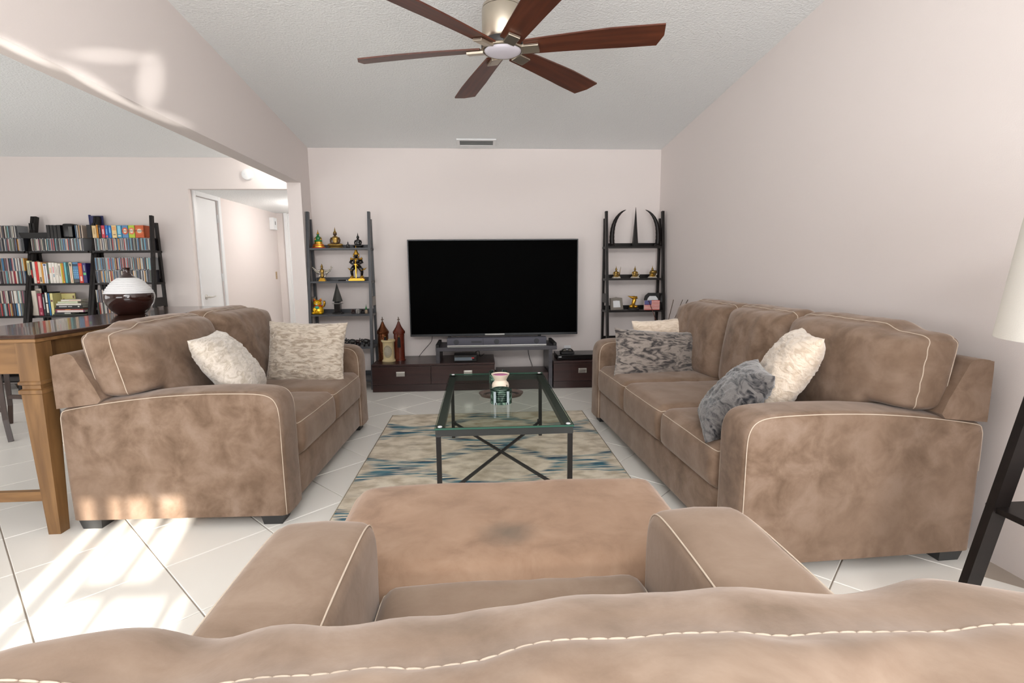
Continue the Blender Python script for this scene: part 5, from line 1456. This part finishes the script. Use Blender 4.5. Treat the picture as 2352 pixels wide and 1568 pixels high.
horn('dark carved horn curving left, at the right of the top board', 1510, -1)
x_, y_, z_ = RS(1458.5, 1.38, .07)
t = thing('wooden_spike', 'tall thin dark wooden spike standing between the two horns', 'ornament', (x_, y_, z_), PI/4)
part(t, 'shaft', M_black_wood, G().lathe([(.036, 0), (.018, .20), (.002, .385), (0, .387)], 4), False)
part(t, 'foot_plate', M_black_wood, G().lathe([(0, 0), (.042, 0), (.042, .006), (0, .006)], 4), False)
for k, (px, lb) in enumerate(((1415, 'gilt kneeling figurine holding a tall pole, leftmost of three'), (1458, 'gilt seated figurine in the middle of three'), (1498, 'gilt figurine playing a drum, rightmost of three'))):
    t = thing('gilt_figurine', lb, 'figurine', RS(px, 1.06, .06), 0, 'gilt figurines on the right ladder shelf')
    b_g = G().add([(-.042, -.025, 0), (.042, -.025, 0), (.042, .025, 0), (-.042, .025, 0), (-.030, -.018, .016), (.034, -.018, .020), (.034, .018, .020), (-.030, .018, .016)], [(0, 3, 2, 1), (4, 5, 6, 7), (0, 1, 5, 4), (1, 2, 6, 5), (2, 3, 7, 6), (3, 0, 4, 7)])
    seated(t, .128, M_gold2, M_gold2 if k != 2 else M_gold, M_silver, M_gold2, .8, b_g)
    if k == 0: part(t, 'pole', M_gold2, G().tube([(.030, -.01, .02), (.036, -.01, .07), (.044, -.01, .115)], .003, 6, rs=[.006, .003, .001]))
    if k == 1: part(t, 'scroll', M_silver, G().tube([(.028, -.01, .02), (.045, -.01, .03), (.040, -.01, .045)], .004, 6))
    if k == 2: part(t, 'drum', M_gold2, G().lathe([(.0, -.03), (.016, -.03), (.019, 0), (.016, .03), (0, .03)], 12, T=Tr(0, -.03, .060) @ Matrix.Rotation(PI/2, 4, 'Y'))); part(t, 'tail', M_silver, G().tube([(.028, -.01, .02), (.045, -.01, .035), (.040, -.01, .05)], .004, 6))
# third board: frames, trophy, flag
def frame_thing(name, label, pos, poly_o, poly_i, mat, lean, rz):
    t = thing(name, label, 'picture frame', pos, rz)
    T = Matrix.Rotation(lean, 4, 'X'); n = len(poly_o)
    g = G(); vs = []
    for y_ in (-.008, .008):
        for P_ in (poly_o, poly_i):
            for (a_, b_) in P_: vs.append((a_, y_, b_))
    fs = []
    for i in range(n):
        j = (i+1) % n
        fs += [(i, j, n+j, n+i), (2*n+i, 3*n+i, 3*n+j, 2*n+j), (i, 2*n+i, 2*n+j, j), (n+i, n+j, 3*n+j, 3*n+i)]
    g.add(vs, fs, T); part(t, 'moulding', mat, g, False)
    g = G(); g.prism(poly_i, -.002, .004, 'y', T); part(t, 'picture', M_photo, g, False)
    part(t, 'easel_back', M_blackmat, G().bar((0, .055, 0), T @ Vector((0, .008, .08)), .03, .003), False)
    return t
frame_thing('framed_picture', 'small pewter frame with a blank picture, leaning at the left of the board', RS(1417, .74, .06), [(-.070, 0), (.070, 0), (.068, .122), (.012, .128), (0, .132), (-.012, .128), (-.068, .122)], [(-.042, .026), (.042, .026), (.040, .094), (.012, .096), (0, .097), (-.012, .096), (-.040, .094)], M_pewter, -.22, .25)
oc = [(-.088, 0), (.088, 0), (.088, .115), (.075, .135), (.045, .168), (-.045, .168), (-.078, .140), (-.088, .105)]
ic = [(-.058, .02), (.058, .02), (.058, .095), (.052, .112), (.032, .136), (-.032, .136), (-.052, .114), (-.058, .095)]
frame_thing('framed_picture', 'black octagonal frame standing behind the flag block', RS(1499, .74, .10), oc, ic, M_blackmat, -.12, 0)
t = thing('gold_statuette', 'abstract gold winged statuette on a black base', 'statuette', RS(1455, .74, .06))
part(t, 'base', M_blackmat, G().lathe([(0, 0), (.056, 0), (.056, .016), (.044, .020), (0, .020)], 24, sy=.7), 40)
part(t, 'rock', M_gold, G().ell((-.022, 0, .034), (.026, .020, .022)).ell((.020, -.004, .032), (.022, .020, .016)))
part(t, 'body', M_gold, G().tube([(-.006, 0, .03), (-.002, 0, .07), (.006, 0, .10), (.010, 0, .122)], .02, 12, rs=[.020, .019, .022, .016]))
part(t, 'wing', M_gold, G().add([(.028, -.008, .135), (.026, .008, .105), (-.02, .010, .112), (-.066, .002, .142), (-.03, -.008, .138), (0, -.012, .142)], [(0, 1, 2), (0, 2, 5), (5, 2, 4), (4, 2, 3), (0, 5, 1), (5, 4, 1), (4, 3, 2, 1)]), False)
part(t, 'cross_arm', M_gold, G().tube([(-.060, 0, .140), (-.01, 0, .124), (.030, 0, .128), (.034, 0, .112)], .008, 8, rs=[.003, .012, .012, .008]))
x_, y_, z_ = RS(1496.5, .74, .025)
t = thing('flag_block', 'small wooden block painted as a red, white and blue striped flag', 'flag', (x_, y_, z_))
W_, H_ = .158, .096
part(t, 'block', M_flagwhite, G().box((0, 0, H_/2), (W_, .022, H_), .001), False)
for k in range(7): part(t, 'red_stripe', M_flagred, G().box((0, -.0115, H_*(k*2+.5)/13), (W_, .001, H_/13)), False)
part(t, 'blue_canton', M_flagblue, G().box((-W_*.27, -.0122, H_*.77), (W_*.46, .0016, H_*.46)), False)
a_ = PY(1490, 690, y_-.018); b__ = PY(1507, 736, y_-.09)
tag(G().tube([a_, (a_+b__)/2, b__], .0035, 8).build('thin_cane', M_redwood, None, True), 'thin dark red stick slanting in front of the flag block', 'stick')
p0 = PY(1547, 725, 5.05)
t = thing('reed_vase', 'slim floor vase with three bare reeds standing behind the three-seat sofa', 'vase', (1.66, 4.62, 0))
part(t, 'vessel', M_blackmat, G().lathe([(0, 0), (.07, 0), (.08, .15), (.05, .42), (.03, .50), (.035, .52), (.028, .52), (.02, .45), (0, .4)], 24), 50)
for px, top in ((1547, 688), (1568, 688), (1580, 688)):
    q = PY(px, top, 4.62); part(t, 'reed', M_bronze, G().tube([((q.x-1.66)*.1, 0, .42), (q.x-1.66, 0, q.z)], .003, 6))
